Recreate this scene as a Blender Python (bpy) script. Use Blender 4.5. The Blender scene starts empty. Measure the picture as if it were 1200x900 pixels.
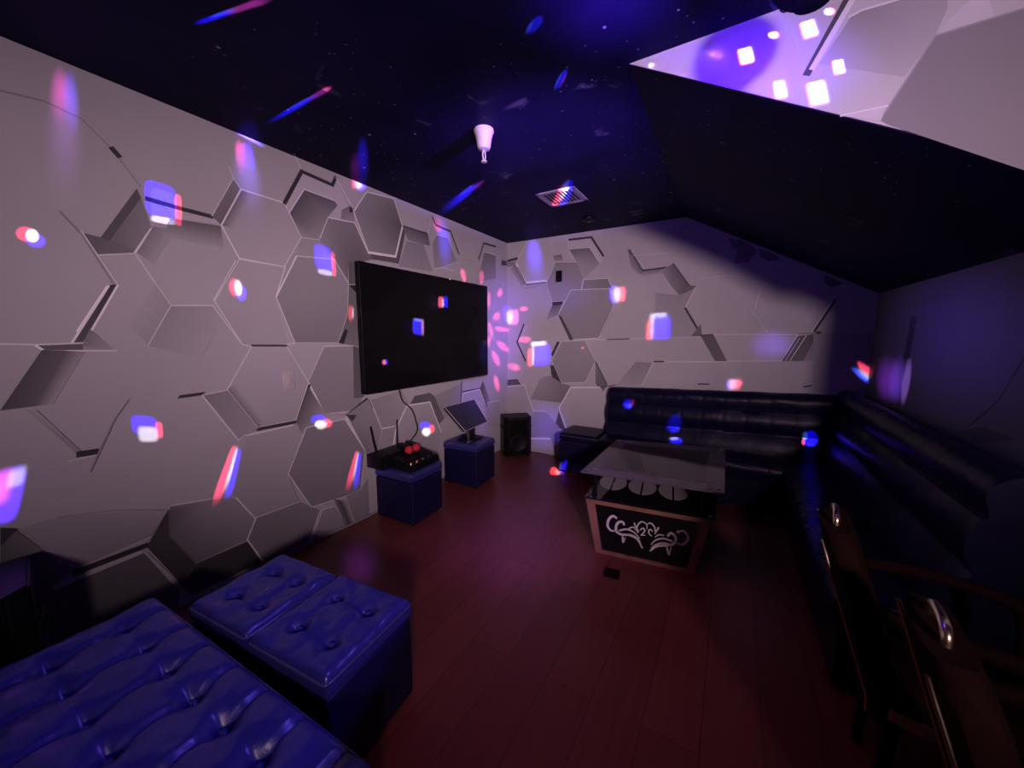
import bpy, bmesh, math, random
from mathutils import Vector, Matrix, noise
random.seed(7)
S = bpy.context.scene
COL = S.collection
PI = math.pi

# ------------------------------------------------------------------ camera
F_PX, YAW, PITCH, ROLL, CAM_H = 431.8867, 0.5352, 0.1322, 0.0013, 1.4151
XL, YB, XC, XR, ZR, YG, H = -2.3859, 3.9105, -0.44, 0.9422, 1.7339, 1.654, 2.5
_sy, _cy, _sp, _cp = math.sin(YAW), math.cos(YAW), math.sin(PITCH), math.cos(PITCH)
FWD = Vector((-_sy*_cp, _cy*_cp, -_sp))
_r = Vector((_cy, _sy, 0)); _u = _r.cross(FWD)
RIGHT = _r*math.cos(ROLL) + _u*math.sin(ROLL)
UP = -_r*math.sin(ROLL) + _u*math.cos(ROLL)
CAM = Vector((0, 0, CAM_H))
cd = bpy.data.cameras.new('camera')
cd.sensor_width = 36; cd.lens = F_PX/1200*36; cd.clip_start = 0.02
co = bpy.data.objects.new('camera', cd); COL.objects.link(co)
co.matrix_world = Matrix(((RIGHT.x, UP.x, -FWD.x, CAM.x), (RIGHT.y, UP.y, -FWD.y, CAM.y), (RIGHT.z, UP.z, -FWD.z, CAM.z), (0, 0, 0, 1)))
S.camera = co

SL = (ZR-H)/(XR-XC)                                   # slope of the pitched ceiling
PLANES = {'L': (Vector((XL, 0, 0)), Vector((1, 0, 0))), 'B': (Vector((0, YB, 0)), Vector((0, -1, 0))),
          'G': (Vector((0, YG, 0)), Vector((0, -1, 0))), 'R': (Vector((XR, 0, 0)), Vector((-1, 0, 0))),
          'C': (Vector((0, 0, H)), Vector((0, 0, -1))), 'F': (Vector((0, 0, 0)), Vector((0, 0, 1))),
          'S': (Vector((XC, 0, H)), Vector((SL, 0, -1)).normalized()),
          'T': (Vector((-2.306, 0, 0)), Vector((1, 0, 0)))}
def at(x, y, pl):
    """the point of a surveyed plane that the measured photo point lies on"""
    o, n = PLANES[pl] if isinstance(pl, str) else pl
    d = (x-600)*RIGHT - (y-450)*UP + F_PX*FWD
    return CAM + d*((o-CAM).dot(n)/d.dot(n))
def plz(z): return (Vector((0, 0, z)), Vector((0, 0, 1)))
def plx(x): return (Vector((x, 0, 0)), Vector((1, 0, 0)))
def ply(y): return (Vector((0, y, 0)), Vector((0, -1, 0)))

# ------------------------------------------------------------------ materials
def mat(name, col, rough=.5, metal=0., spec=.5, bump=None, trans=0., emit=None, coat=0., ior=1.45, vary=None):
    m = bpy.data.materials.new(name); m.use_nodes = True
    nt = m.node_tree; b = nt.nodes['Principled BSDF']
    b.inputs['Base Color'].default_value = (*col, 1); b.inputs['Roughness'].default_value = rough
    b.inputs['Metallic'].default_value = metal; b.inputs['Specular IOR Level'].default_value = spec
    b.inputs['Transmission Weight'].default_value = trans; b.inputs['IOR'].default_value = ior
    b.inputs['Coat Weight'].default_value = coat
    if emit:
        b.inputs['Emission Color'].default_value = (*emit[0], 1); b.inputs['Emission Strength'].default_value = emit[1]
    tc = nt.nodes.new('ShaderNodeTexCoord')
    if vary:
        n = nt.nodes.new('ShaderNodeTexNoise'); n.inputs['Scale'].default_value = vary[0]; n.inputs['Detail'].default_value = 5
        r = nt.nodes.new('ShaderNodeValToRGB')
        r.color_ramp.elements[0].position = .3; r.color_ramp.elements[1].position = .7
        r.color_ramp.elements[0].color = (*[c*(1-vary[1]) for c in col], 1); r.color_ramp.elements[1].color = (*[min(1, c*(1+vary[1])) for c in col], 1)
        nt.links.new(tc.outputs['Object'], n.inputs['Vector']); nt.links.new(n.outputs['Fac'], r.inputs['Fac']); nt.links.new(r.outputs['Color'], b.inputs['Base Color'])
    if bump:
        n = nt.nodes.new('ShaderNodeTexNoise'); n.inputs['Scale'].default_value = bump[0]; n.inputs['Detail'].default_value = 6
        bp = nt.nodes.new('ShaderNodeBump'); bp.inputs['Strength'].default_value = bump[1]; bp.inputs['Distance'].default_value = bump[2] if len(bump) > 2 else .01
        nt.links.new(tc.outputs['Object'], n.inputs['Vector']); nt.links.new(n.outputs['Fac'], bp.inputs['Height']); nt.links.new(bp.outputs['Normal'], b.inputs['Normal'])
    return m
M = {}
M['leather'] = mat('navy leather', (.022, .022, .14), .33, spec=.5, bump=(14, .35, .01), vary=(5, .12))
M['leather_shaded'] = mat('navy leather shaded side', (.007, .006, .036), .42, spec=.25, bump=(60, .12, .004), vary=(4, .1))  # same leather for the sides, with their shade put into a darker colour
M['sofa'] = mat('dark navy leather', (.004, .004, .020), .40, spec=.22, bump=(10, .3, .012), vary=(4, .15))
M['piping'] = mat('navy piping', (.05, .05, .11), .25)
M['black'] = mat('black plastic', (.004, .004, .005), .45, spec=.18, vary=(20, .1))
M['blackgloss'] = mat('black gloss', (.006, .006, .007), .12, vary=(20, .1))
M['screen'] = mat('dark screen', (.006, .006, .007), .10, spec=.10, vary=(3, .08))
M['grille'] = mat('black grille', (.004, .004, .004), .8, spec=.06, bump=(400, .6, .003))
M['white'] = mat('white plastic', (.62, .58, .55), .4, vary=(20, .05))
M['plate'] = mat('cream plate', (.46, .42, .42), .4, vary=(20, .05))
M['chrome'] = mat('chrome', (.75, .74, .72), .18, metal=1, vary=(30, .05))
M['brass'] = mat('champagne brass', (.80, .66, .42), .25, metal=1, vary=(30, .06))
M['wood'] = mat('table wood', (.23, .11, .075), .45, vary=(9, .25), bump=(60, .1, .003))
M['panel'] = mat('black glass panel', (.006, .006, .007), .10, vary=(20, .1))
M['silver'] = mat('silver print', (.60, .58, .57), .5, vary=(30, .08))
M['frost'] = mat('frosted white print', (.30, .29, .30), .55, vary=(30, .05))
M['ventw'] = mat('vent enamel', (.34, .32, .32), .45, vary=(20, .05))
M['red'] = mat('red foam', (.50, .02, .03), .8, bump=(200, .5, .004))
M['burgundy'] = mat('burgundy upholstery', (.011, .0035, .003), .8, spec=.06, vary=(12, .2), bump=(120, .2, .004))
M['matte'] = mat('matte black', (.006, .006, .006), .9, spec=.05, vary=(20, .1))
M['lens'] = mat('lens', (.04, .04, .06), .2, spec=.15, vary=(30, .05))
M['cable'] = mat('black cable', (.012, .012, .013), .5, vary=(20, .1))
M['cablew'] = mat('grey cable', (.30, .28, .28), .5, vary=(20, .1))
M['skirt'] = mat('white skirting', (.40, .38, .38), .45, vary=(10, .05))

def glass_mat(name, tint, fr):
    m = bpy.data.materials.new(name); m.use_nodes = True; nt = m.node_tree
    nt.nodes.remove(nt.nodes['Principled BSDF']); out = nt.nodes['Material Output']
    t = nt.nodes.new('ShaderNodeBsdfTransparent'); t.inputs['Color'].default_value = (*tint, 1)
    g = nt.nodes.new('ShaderNodeBsdfGlossy'); g.inputs['Roughness'].default_value = .06
    d = nt.nodes.new('ShaderNodeBsdfDiffuse'); d.inputs['Color'].default_value = (.30, .27, .31, 1)
    f = nt.nodes.new('ShaderNodeFresnel'); f.inputs['IOR'].default_value = 1.5
    m1 = nt.nodes.new('ShaderNodeMixShader'); m2 = nt.nodes.new('ShaderNodeMixShader')
    n = nt.nodes.new('ShaderNodeTexNoise'); n.inputs['Scale'].default_value = 12
    mr = nt.nodes.new('ShaderNodeMapRange'); mr.inputs[3].default_value = fr*.8; mr.inputs[4].default_value = fr*1.2
    nt.links.new(n.outputs['Fac'], mr.inputs[0]); nt.links.new(mr.outputs[0], m1.inputs[0])
    nt.links.new(t.outputs[0], m1.inputs[1]); nt.links.new(d.outputs[0], m1.inputs[2])
    nt.links.new(f.outputs[0], m2.inputs[0]); nt.links.new(m1.outputs[0], m2.inputs[1]); nt.links.new(g.outputs[0], m2.inputs[2])
    nt.links.new(m2.outputs[0], out.inputs['Surface'])
    return m
M['glass'] = glass_mat('tempered glass', (.80, .80, .84), .26)
M['glass_dark'] = glass_mat('smoked glass', (.45, .45, .48), .03)
M['glass_frost'] = glass_mat('frosted glass field', (.50, .48, .52), .10)

def paper_mat():
    """printed wallpaper: the tones come from the print layer stored on the wall mesh"""
    m = bpy.data.materials.new('hexagon wallpaper'); m.use_nodes = True; nt = m.node_tree; b = nt.nodes['Principled BSDF']
    a = nt.nodes.new('ShaderNodeVertexColor'); a.layer_name = 'print'
    tc = nt.nodes.new('ShaderNodeTexCoord')
    n = nt.nodes.new('ShaderNodeTexNoise'); n.inputs['Scale'].default_value = 2.2; n.inputs['Detail'].default_value = 4
    mr = nt.nodes.new('ShaderNodeMapRange'); mr.inputs[3].default_value = .90; mr.inputs[4].default_value = 1.10
    v = nt.nodes.new('ShaderNodeVectorMath'); v.operation = 'SCALE'
    nt.links.new(tc.outputs['Object'], n.inputs['Vector']); nt.links.new(n.outputs['Fac'], mr.inputs[0])
    nt.links.new(a.outputs['Color'], v.inputs[0]); nt.links.new(mr.outputs[0], v.inputs['Scale']); nt.links.new(v.outputs[0], b.inputs['Base Color'])
    b.inputs['Roughness'].default_value = .62; b.inputs['Specular IOR Level'].default_value = .3
    n2 = nt.nodes.new('ShaderNodeTexNoise'); n2.inputs['Scale'].default_value = 260; n2.inputs['Detail'].default_value = 3
    bp = nt.nodes.new('ShaderNodeBump'); bp.inputs['Strength'].default_value = .08; bp.inputs['Distance'].default_value = .002
    nt.links.new(tc.outputs['Object'], n2.inputs['Vector']); nt.links.new(n2.outputs['Fac'], bp.inputs['Height']); nt.links.new(bp.outputs['Normal'], b.inputs['Normal'])
    return m
M['paper'] = paper_mat()

def galaxy_mat():
    m = bpy.data.materials.new('galaxy print ceiling'); m.use_nodes = True; nt = m.node_tree; b = nt.nodes['Principled BSDF']
    N, L = nt.nodes.new, nt.links.new
    tc = N('ShaderNodeTexCoord')
    n = N('ShaderNodeTexNoise'); n.inputs['Scale'].default_value = 1.5; n.inputs['Detail'].default_value = 7; n.inputs['Distortion'].default_value = .5
    r = N('ShaderNodeValToRGB'); e = r.color_ramp.elements
    e[0].position = .35; e[0].color = (.004, .003, .022, 1); e[1].position = .75; e[1].color = (.013, .009, .058, 1)
    L(tc.outputs['Object'], n.inputs['Vector']); L(n.outputs['Fac'], r.inputs['Fac'])
    last = r.outputs['Color']
    for sc, th, br, dens in ((9, .085, .8, .47), (22, .12, .6, .45), (4.2, .04, 1.0, .40)):
        v = N('ShaderNodeTexVoronoi'); v.inputs['Scale'].default_value = sc
        L(tc.outputs['Object'], v.inputs['Vector'])
        m1 = N('ShaderNodeMapRange'); m1.inputs[1].default_value = th; m1.inputs[2].default_value = th*.3; m1.inputs[3].default_value = 0; m1.inputs[4].default_value = br
        L(v.outputs['Distance'], m1.inputs[0])
        sx = N('ShaderNodeSeparateColor'); L(v.outputs['Color'], sx.inputs[0])
        n2 = N('ShaderNodeTexNoise'); n2.inputs['Scale'].default_value = 1.1; n2.inputs['Detail'].default_value = 2; L(tc.outputs['Object'], n2.inputs['Vector'])
        m2 = N('ShaderNodeMapRange'); m2.inputs[1].default_value = dens; m2.inputs[2].default_value = dens+.13; L(n2.outputs['Fac'], m2.inputs[0])
        m3 = N('ShaderNodeMapRange'); m3.inputs[1].default_value = .2; m3.inputs[2].default_value = 1; L(sx.outputs[0], m3.inputs[0])
        a = N('ShaderNodeMath'); a.operation = 'MULTIPLY'; L(m1.outputs[0], a.inputs[0]); L(m2.outputs[0], a.inputs[1])
        a2 = N('ShaderNodeMath'); a2.operation = 'MULTIPLY'; L(a.outputs[0], a2.inputs[0]); L(m3.outputs[0], a2.inputs[1])
        mx = N('ShaderNodeMix'); mx.data_type = 'RGBA'; mx.inputs['B'].default_value = (.75, .7, .8, 1)
        L(a2.outputs[0], mx.inputs['Factor']); L(last, mx.inputs['A']); last = mx.outputs['Result']
    # wispy nebula flecks of the print
    n3 = N('ShaderNodeTexNoise'); n3.inputs['Scale'].default_value = 5; n3.inputs['Detail'].default_value = 3; n3.inputs['Distortion'].default_value = .8
    L(tc.outputs['Object'], n3.inputs['Vector'])
    m4 = N('ShaderNodeMapRange'); m4.inputs[1].default_value = .66; m4.inputs[2].default_value = .80; m4.inputs[4].default_value = .38; L(n3.outputs['Fac'], m4.inputs[0])
    mx = N('ShaderNodeMix'); mx.data_type = 'RGBA'; mx.inputs['B'].default_value = (.35, .30, .42, 1)
    L(m4.outputs[0], mx.inputs['Factor']); L(last, mx.inputs['A']); L(mx.outputs['Result'], b.inputs['Base Color'])
    b.inputs['Roughness'].default_value = .6; b.inputs['Specular IOR Level'].default_value = .06
    return m
M['galaxy'] = galaxy_mat()

def floor_mat():
    m = bpy.data.materials.new('red brown laminate'); m.use_nodes = True; nt = m.node_tree; b = nt.nodes['Principled BSDF']
    N, L = nt.nodes.new, nt.links.new
    tc = N('ShaderNodeTexCoord'); mp = N('ShaderNodeMapping'); mp.inputs['Rotation'].default_value = (0, 0, PI/2); L(tc.outputs['Object'], mp.inputs[0])
    br = N('ShaderNodeTexBrick'); br.inputs['Scale'].default_value = 1; br.inputs['Brick Width'].default_value = 1.25; br.inputs['Row Height'].default_value = .19
    br.inputs['Mortar Size'].default_value = .0018; br.inputs['Color1'].default_value = (.17, .046, .034, 1); br.inputs['Color2'].default_value = (.13, .034, .026, 1); br.inputs['Mortar'].default_value = (.05, .02, .014, 1)
    L(mp.outputs[0], br.inputs['Vector'])
    mp2 = N('ShaderNodeMapping'); mp2.inputs['Scale'].default_value = (14, 1.4, 1); L(tc.outputs['Object'], mp2.inputs[0])
    n = N('ShaderNodeTexNoise'); n.inputs['Scale'].default_value = 2.4; n.inputs['Detail'].default_value = 7; L(mp2.outputs[0], n.inputs['Vector'])
    mr = N('ShaderNodeMapRange'); mr.inputs[3].default_value = .7; mr.inputs[4].default_value = 1.25; L(n.outputs['Fac'], mr.inputs[0])
    v = N('ShaderNodeVectorMath'); v.operation = 'SCALE'; L(br.outputs['Color'], v.inputs[0]); L(mr.outputs[0], v.inputs['Scale']); L(v.outputs[0], b.inputs['Base Color'])
    b.inputs['Roughness'].default_value = .38
    bp = N('ShaderNodeBump'); bp.inputs['Strength'].default_value = .15; bp.inputs['Distance'].default_value = .002; L(n.outputs['Fac'], bp.inputs['Height']); L(bp.outputs['Normal'], b.inputs['Normal'])
    return m
M['floor'] = floor_mat()

# ------------------------------------------------------------------ mesh helpers
def obj(name, bm, m, parent=None, smooth=False):
    me = bpy.data.meshes.new(name); bmesh.ops.recalc_face_normals(bm, faces=bm.faces[:]); bm.to_mesh(me); bm.free()
    if isinstance(m, str): m = M[m]
    me.materials.append(m)
    if smooth:
        me.polygons.foreach_set('use_smooth', [True]*len(me.polygons))
        me.set_sharp_from_angle(angle=math.radians(40))
    o = bpy.data.objects.new(name, me); COL.objects.link(o)
    if parent: o.parent = parent
    return o
def thing(name, label, cat, loc=(0, 0, 0), rz=0, group=None):
    o = bpy.data.objects.new(name, None); COL.objects.link(o); o.location = loc; o.rotation_euler = (0, 0, rz); o.empty_display_size = .05
    return tag(o, label, cat, group)
def tag(o, label, cat, group=None):
    o['label'] = label; o['category'] = cat
    if group: o['group'] = group
    return o
def struct(o): o['kind'] = 'structure'; return o
def box(bm, a, b, bev=0, seg=2):
    r = bmesh.ops.create_cube(bm, size=1); vs = r['verts']
    for v in vs: v.co = Vector(((a[i]+b[i])/2 + v.co[i]*(b[i]-a[i]) for i in range(3)))
    if bev:
        es = list({e for v in vs for e in v.link_edges})
        bmesh.ops.bevel(bm, geom=es, offset=bev, segments=seg, profile=.6, affect='EDGES')
def BX(a, b, bev=0, seg=2):
    bm = bmesh.new(); box(bm, a, b, bev, seg); return bm
def tube(bm, pts, r, seg=10, closed=False):
    pts = [Vector(p) for p in pts]; rings = []; n = len(pts); up = None
    for i, p in enumerate(pts):
        if closed: t = pts[(i+1) % n]-pts[i-1]
        else: t = pts[min(i+1, n-1)]-pts[max(i-1, 0)]
        t.normalize()
        if up is None: up = t.orthogonal().normalized()
        up = (up-t*up.dot(t)).normalized(); w = t.cross(up); rr = r[i] if isinstance(r, (list, tuple)) else r
        rings.append([bm.verts.new(p+(up*math.cos(a)+w*math.sin(a))*rr) for a in [2*PI*k/seg for k in range(seg)]])
    for i in range(n if closed else n-1):
        A, B = rings[i], rings[(i+1) % n]
        for k in range(seg): bm.faces.new((A[k], A[(k+1) % seg], B[(k+1) % seg], B[k]))
    if not closed: bm.faces.new(rings[0][::-1]); bm.faces.new(rings[-1])
def lathe(bm, prof, seg=24, loc=(0, 0, 0)):
    L = Vector(loc); rings = []
    for r, z in prof: rings.append([bm.verts.new(L+Vector((max(r, 1e-4)*math.cos(a), max(r, 1e-4)*math.sin(a), z))) for a in [2*PI*k/seg for k in range(seg)]])
    for A, B in zip(rings, rings[1:]):
        for k in range(seg): bm.faces.new((A[k], A[(k+1) % seg], B[(k+1) % seg], B[k]))
    bm.faces.new(rings[0][::-1]); bm.faces.new(rings[-1])
def prism(bm, poly, vec):
    """closed slab: 3-D polygon swept along a vector"""
    vec = Vector(vec); A = [bm.verts.new(Vector(p)) for p in poly]; B = [bm.verts.new(Vector(p)+vec) for p in poly]; n = len(A)
    bm.faces.new(A[::-1]); bm.faces.new(B)
    for k in range(n): bm.faces.new((A[k], A[(k+1) % n], B[(k+1) % n], B[k]))
def curve_pts(pts, n=6):
    """Catmull-Rom through points"""
    P = [Vector(p) for p in pts]; P = [P[0]*2-P[1]]+P+[P[-1]*2-P[-2]]; out = []
    for i in range(1, len(P)-2):
        for k in range(n):
            t = k/n; a, b, c, d = P[i-1:i+3]
            out.append(.5*((2*b)+(c-a)*t+(2*a-5*b+4*c-d)*t*t+(3*b-a-3*c+d)*t**3))
    out.append(P[-2]); return out

# ------------------------------------------------------------------ the room shell
fl = struct(obj('floor', BX((XL-.15, -2.0, -.1), (2.2, YB+.15, 0)), 'floor'))

class Wall:
    """wall slab with the wallpaper's printed figures in thin layers on its face; a figure is traced on the wall plane"""
    def __init__(s, pl): s.pl = pl; s.n = PLANES[pl][1]; s.bm = bmesh.new(); s.lay = s.bm.loops.layers.float_color.new('print'); s.k = 1
    def setc(s, f, c):
        for l in f.loops: l[s.lay] = (c, c, c*1.02, 1)
    def slab(s, poly, depth, c):
        nb = len(s.bm.faces); prism(s.bm, poly, -s.n*depth)
        s.bm.faces.ensure_lookup_table()
        for f in s.bm.faces[nb:]: s.setc(f, c)
    def P(s, q): return at(q[0], q[1], s.pl)
    def raw(s, W, cs):
        off = s.n*(.0003+.00004*s.k); s.k += 1
        vs = [s.bm.verts.new(w+off) for w in W]
        try: f = s.bm.faces.new(vs)
        except ValueError: return
        cd_ = dict(zip(vs, cs)); f.normal_update()
        if f.normal.dot(s.n) < 0: f.normal_flip()
        for l in f.loops: c = cd_[l.vert]; l[s.lay] = (c, c*.99, c*1.03, 1)
        if len(vs) > 3: bmesh.ops.triangulate(s.bm, faces=[f])
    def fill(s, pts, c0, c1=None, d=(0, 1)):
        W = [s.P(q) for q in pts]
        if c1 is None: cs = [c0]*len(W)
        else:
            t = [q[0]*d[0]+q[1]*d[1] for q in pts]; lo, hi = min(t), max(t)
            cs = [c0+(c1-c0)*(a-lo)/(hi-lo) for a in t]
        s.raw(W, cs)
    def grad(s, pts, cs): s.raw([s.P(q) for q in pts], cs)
    def line(s, pts, w=.008, c=.6, closed=False):
        c = c*1.22 if c > .44 else c*.85
        W = [s.P(q) for q in pts]
        if closed: W.append(W[0])
        for a, b in zip(W, W[1:]):
            t = (b-a).normalized(); x = t.cross(s.n)*w/2; e = t*w*.3
            s.raw([a-x-e, b-x+e, b+x+e, a+x-e], [c]*4)
    def hexa(s, pts, c0, c1=None, d=(0, 1), lc=.56, w=.007, edges=None):
        s.fill(pts, c0, c1, d)
        if lc:
            n = len(pts)
            for i in range(n):
                if edges is None or i in edges: s.line([pts[i], pts[(i+1) % n]], w, lc)
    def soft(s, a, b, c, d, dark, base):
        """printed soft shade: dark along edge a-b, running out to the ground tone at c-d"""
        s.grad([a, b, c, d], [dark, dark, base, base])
    def build(s, name): 
        me = bpy.data.meshes.new(name); s.bm.to_mesh(me); s.bm.free(); me.materials.append(M['paper'])
        o = bpy.data.objects.new(name, me); COL.objects.link(o); return struct(o)
BASE = .40; LT = .58

# ---- left wall
w = Wall('L')
w.slab([(XL, -1.9, 0), (XL, YB+.1, 0), (XL, YB+.1, H+.1), (XL, -1.9, H+.1)], .1, BASE)
# figures beyond the picture's left edge
for (cy_, cz_, r_, c_) in ((-.45, 1.15, .34, .33), (-1.1, 1.75, .30, .30), (-1.0, .62, .34, .36), (-.3, 2.1, .3, .36), (-.35, .3, .26, .2), (-1.6, 1.2, .3, .28)):
    V = [Vector((XL, cy_+r_*math.cos(a), cz_+r_*math.sin(a))) for a in [k*PI/3 for k in range(6)]]
    w.raw(V, [c_*(.85+.1*(k % 3)) for k in range(6)])
    for a, b in zip(V, V[1:]+V[:1]):
        t = (b-a).normalized()*.0; x = (b-a).normalized().cross(w.n)*.004; w.raw([a-x, b-x, b+x, a+x], [LT]*4)
# large pale hexagon at far left, with its dark undercut
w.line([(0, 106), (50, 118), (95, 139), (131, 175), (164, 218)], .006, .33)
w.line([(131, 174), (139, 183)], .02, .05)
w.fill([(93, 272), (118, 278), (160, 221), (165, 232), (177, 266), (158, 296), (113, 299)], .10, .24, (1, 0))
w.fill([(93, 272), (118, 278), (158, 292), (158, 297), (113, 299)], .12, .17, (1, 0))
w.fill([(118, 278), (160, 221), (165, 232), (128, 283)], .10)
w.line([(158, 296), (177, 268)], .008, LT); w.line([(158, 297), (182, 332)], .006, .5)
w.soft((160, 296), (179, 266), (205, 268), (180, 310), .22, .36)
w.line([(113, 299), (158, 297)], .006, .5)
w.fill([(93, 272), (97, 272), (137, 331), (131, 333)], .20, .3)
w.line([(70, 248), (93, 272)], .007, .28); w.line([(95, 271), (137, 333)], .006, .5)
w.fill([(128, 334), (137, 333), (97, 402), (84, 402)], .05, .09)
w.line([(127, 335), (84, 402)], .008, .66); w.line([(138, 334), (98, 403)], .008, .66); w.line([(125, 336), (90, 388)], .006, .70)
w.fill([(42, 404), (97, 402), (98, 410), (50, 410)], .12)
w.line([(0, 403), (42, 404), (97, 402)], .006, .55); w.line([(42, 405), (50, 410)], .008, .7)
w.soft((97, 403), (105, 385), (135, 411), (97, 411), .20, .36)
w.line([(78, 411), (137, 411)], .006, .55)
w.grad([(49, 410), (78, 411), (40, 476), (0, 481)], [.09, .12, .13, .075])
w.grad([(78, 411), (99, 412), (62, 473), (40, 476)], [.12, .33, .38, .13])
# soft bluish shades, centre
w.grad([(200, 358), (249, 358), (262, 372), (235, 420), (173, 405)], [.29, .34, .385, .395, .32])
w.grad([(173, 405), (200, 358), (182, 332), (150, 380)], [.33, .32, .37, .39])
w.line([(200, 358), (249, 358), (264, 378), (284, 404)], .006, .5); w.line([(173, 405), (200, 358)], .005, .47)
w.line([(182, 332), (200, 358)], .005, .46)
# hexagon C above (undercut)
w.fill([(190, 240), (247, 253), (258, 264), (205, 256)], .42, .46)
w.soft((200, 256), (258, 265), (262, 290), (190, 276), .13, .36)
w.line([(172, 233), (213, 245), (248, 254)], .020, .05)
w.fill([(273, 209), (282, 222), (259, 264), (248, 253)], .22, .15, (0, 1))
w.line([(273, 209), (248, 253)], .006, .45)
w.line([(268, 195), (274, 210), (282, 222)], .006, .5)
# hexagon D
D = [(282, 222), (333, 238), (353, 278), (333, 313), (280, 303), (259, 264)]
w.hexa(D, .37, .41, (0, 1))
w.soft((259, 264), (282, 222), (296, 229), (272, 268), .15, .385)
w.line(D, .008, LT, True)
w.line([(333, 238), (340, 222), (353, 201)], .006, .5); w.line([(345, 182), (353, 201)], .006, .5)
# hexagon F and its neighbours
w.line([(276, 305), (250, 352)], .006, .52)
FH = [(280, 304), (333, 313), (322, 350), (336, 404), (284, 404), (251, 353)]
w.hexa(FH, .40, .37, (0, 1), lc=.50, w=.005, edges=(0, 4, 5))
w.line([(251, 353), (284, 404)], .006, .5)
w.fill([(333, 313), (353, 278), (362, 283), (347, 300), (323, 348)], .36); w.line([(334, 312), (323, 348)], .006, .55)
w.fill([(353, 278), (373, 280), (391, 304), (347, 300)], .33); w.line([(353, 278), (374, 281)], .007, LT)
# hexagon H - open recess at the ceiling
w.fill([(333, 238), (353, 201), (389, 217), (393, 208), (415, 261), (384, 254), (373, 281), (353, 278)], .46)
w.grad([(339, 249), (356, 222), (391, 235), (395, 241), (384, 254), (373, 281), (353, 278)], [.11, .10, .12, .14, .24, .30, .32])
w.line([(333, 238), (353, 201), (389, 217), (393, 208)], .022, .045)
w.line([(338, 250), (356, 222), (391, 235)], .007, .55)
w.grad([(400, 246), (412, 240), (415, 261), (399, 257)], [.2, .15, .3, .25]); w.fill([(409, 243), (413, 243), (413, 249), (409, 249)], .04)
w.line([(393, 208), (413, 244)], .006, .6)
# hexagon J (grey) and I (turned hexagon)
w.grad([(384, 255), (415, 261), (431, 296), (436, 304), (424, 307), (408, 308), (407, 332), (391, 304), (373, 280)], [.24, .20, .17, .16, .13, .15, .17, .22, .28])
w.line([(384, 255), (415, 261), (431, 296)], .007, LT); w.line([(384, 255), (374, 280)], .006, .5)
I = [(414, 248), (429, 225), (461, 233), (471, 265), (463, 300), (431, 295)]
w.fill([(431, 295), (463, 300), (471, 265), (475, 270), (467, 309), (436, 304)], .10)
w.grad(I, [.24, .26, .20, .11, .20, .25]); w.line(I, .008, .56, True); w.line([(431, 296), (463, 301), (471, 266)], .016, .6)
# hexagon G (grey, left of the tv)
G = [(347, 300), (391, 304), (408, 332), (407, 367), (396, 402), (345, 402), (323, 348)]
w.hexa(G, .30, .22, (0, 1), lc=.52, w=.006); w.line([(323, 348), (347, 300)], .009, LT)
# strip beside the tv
w.fill([(408, 308), (424, 307), (424, 333), (408, 333)], .10, .15, (1, 0)); w.fill([(408, 334), (424, 334), (424, 352)], .02)
w.grad([(408, 334), (424, 354), (424, 407), (396, 402), (407, 367)], [.13, .16, .17, .18, .14]); w.fill([(396, 402), (404, 385), (407, 388), (402, 404)], .03)
w.fill([(336, 404), (345, 402), (396, 402), (413, 405), (379, 406), (360, 446)], .40); w.line([(345, 402), (333, 404)], .007, .5)
# hexagon L
Lx = [(379, 406), (413, 405), (424, 410), (425, 466), (419, 481), (380, 485), (360, 448)]
w.hexa(Lx, .28, .25, (0, 1), lc=.5, w=.006); w.fill([(413, 405), (424, 409), (426, 465), (414, 467)], .10, .13)
w.line([(333, 405), (361, 448), (380, 485)], .008, .6)
w.fill([(403, 487), (429, 466), (441, 474), (431, 481)], .03)
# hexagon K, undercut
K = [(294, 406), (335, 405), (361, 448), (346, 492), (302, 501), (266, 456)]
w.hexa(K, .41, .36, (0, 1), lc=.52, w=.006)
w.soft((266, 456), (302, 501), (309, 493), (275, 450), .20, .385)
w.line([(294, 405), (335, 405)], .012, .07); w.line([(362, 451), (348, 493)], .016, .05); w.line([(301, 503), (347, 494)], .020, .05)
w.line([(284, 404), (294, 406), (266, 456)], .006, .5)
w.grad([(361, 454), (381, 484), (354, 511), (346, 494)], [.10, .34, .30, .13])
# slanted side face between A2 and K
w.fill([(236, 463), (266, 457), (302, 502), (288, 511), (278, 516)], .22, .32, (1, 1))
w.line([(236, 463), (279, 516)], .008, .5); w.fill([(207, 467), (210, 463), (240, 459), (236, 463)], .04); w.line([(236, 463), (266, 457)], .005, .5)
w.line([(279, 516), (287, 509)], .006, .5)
# faint creases, lower left
w.grad([(30, 480), (42, 480), (97, 531), (92, 533)], [.34, .38, .34, .25]); w.line([(92, 532), (112, 529)], .026, .04); w.line([(80, 540), (112, 533)], .006, .46)
w.line([(134, 490), (105, 552)], .006, .34); w.line([(150, 468), (134, 490)], .005, .36)
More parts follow.
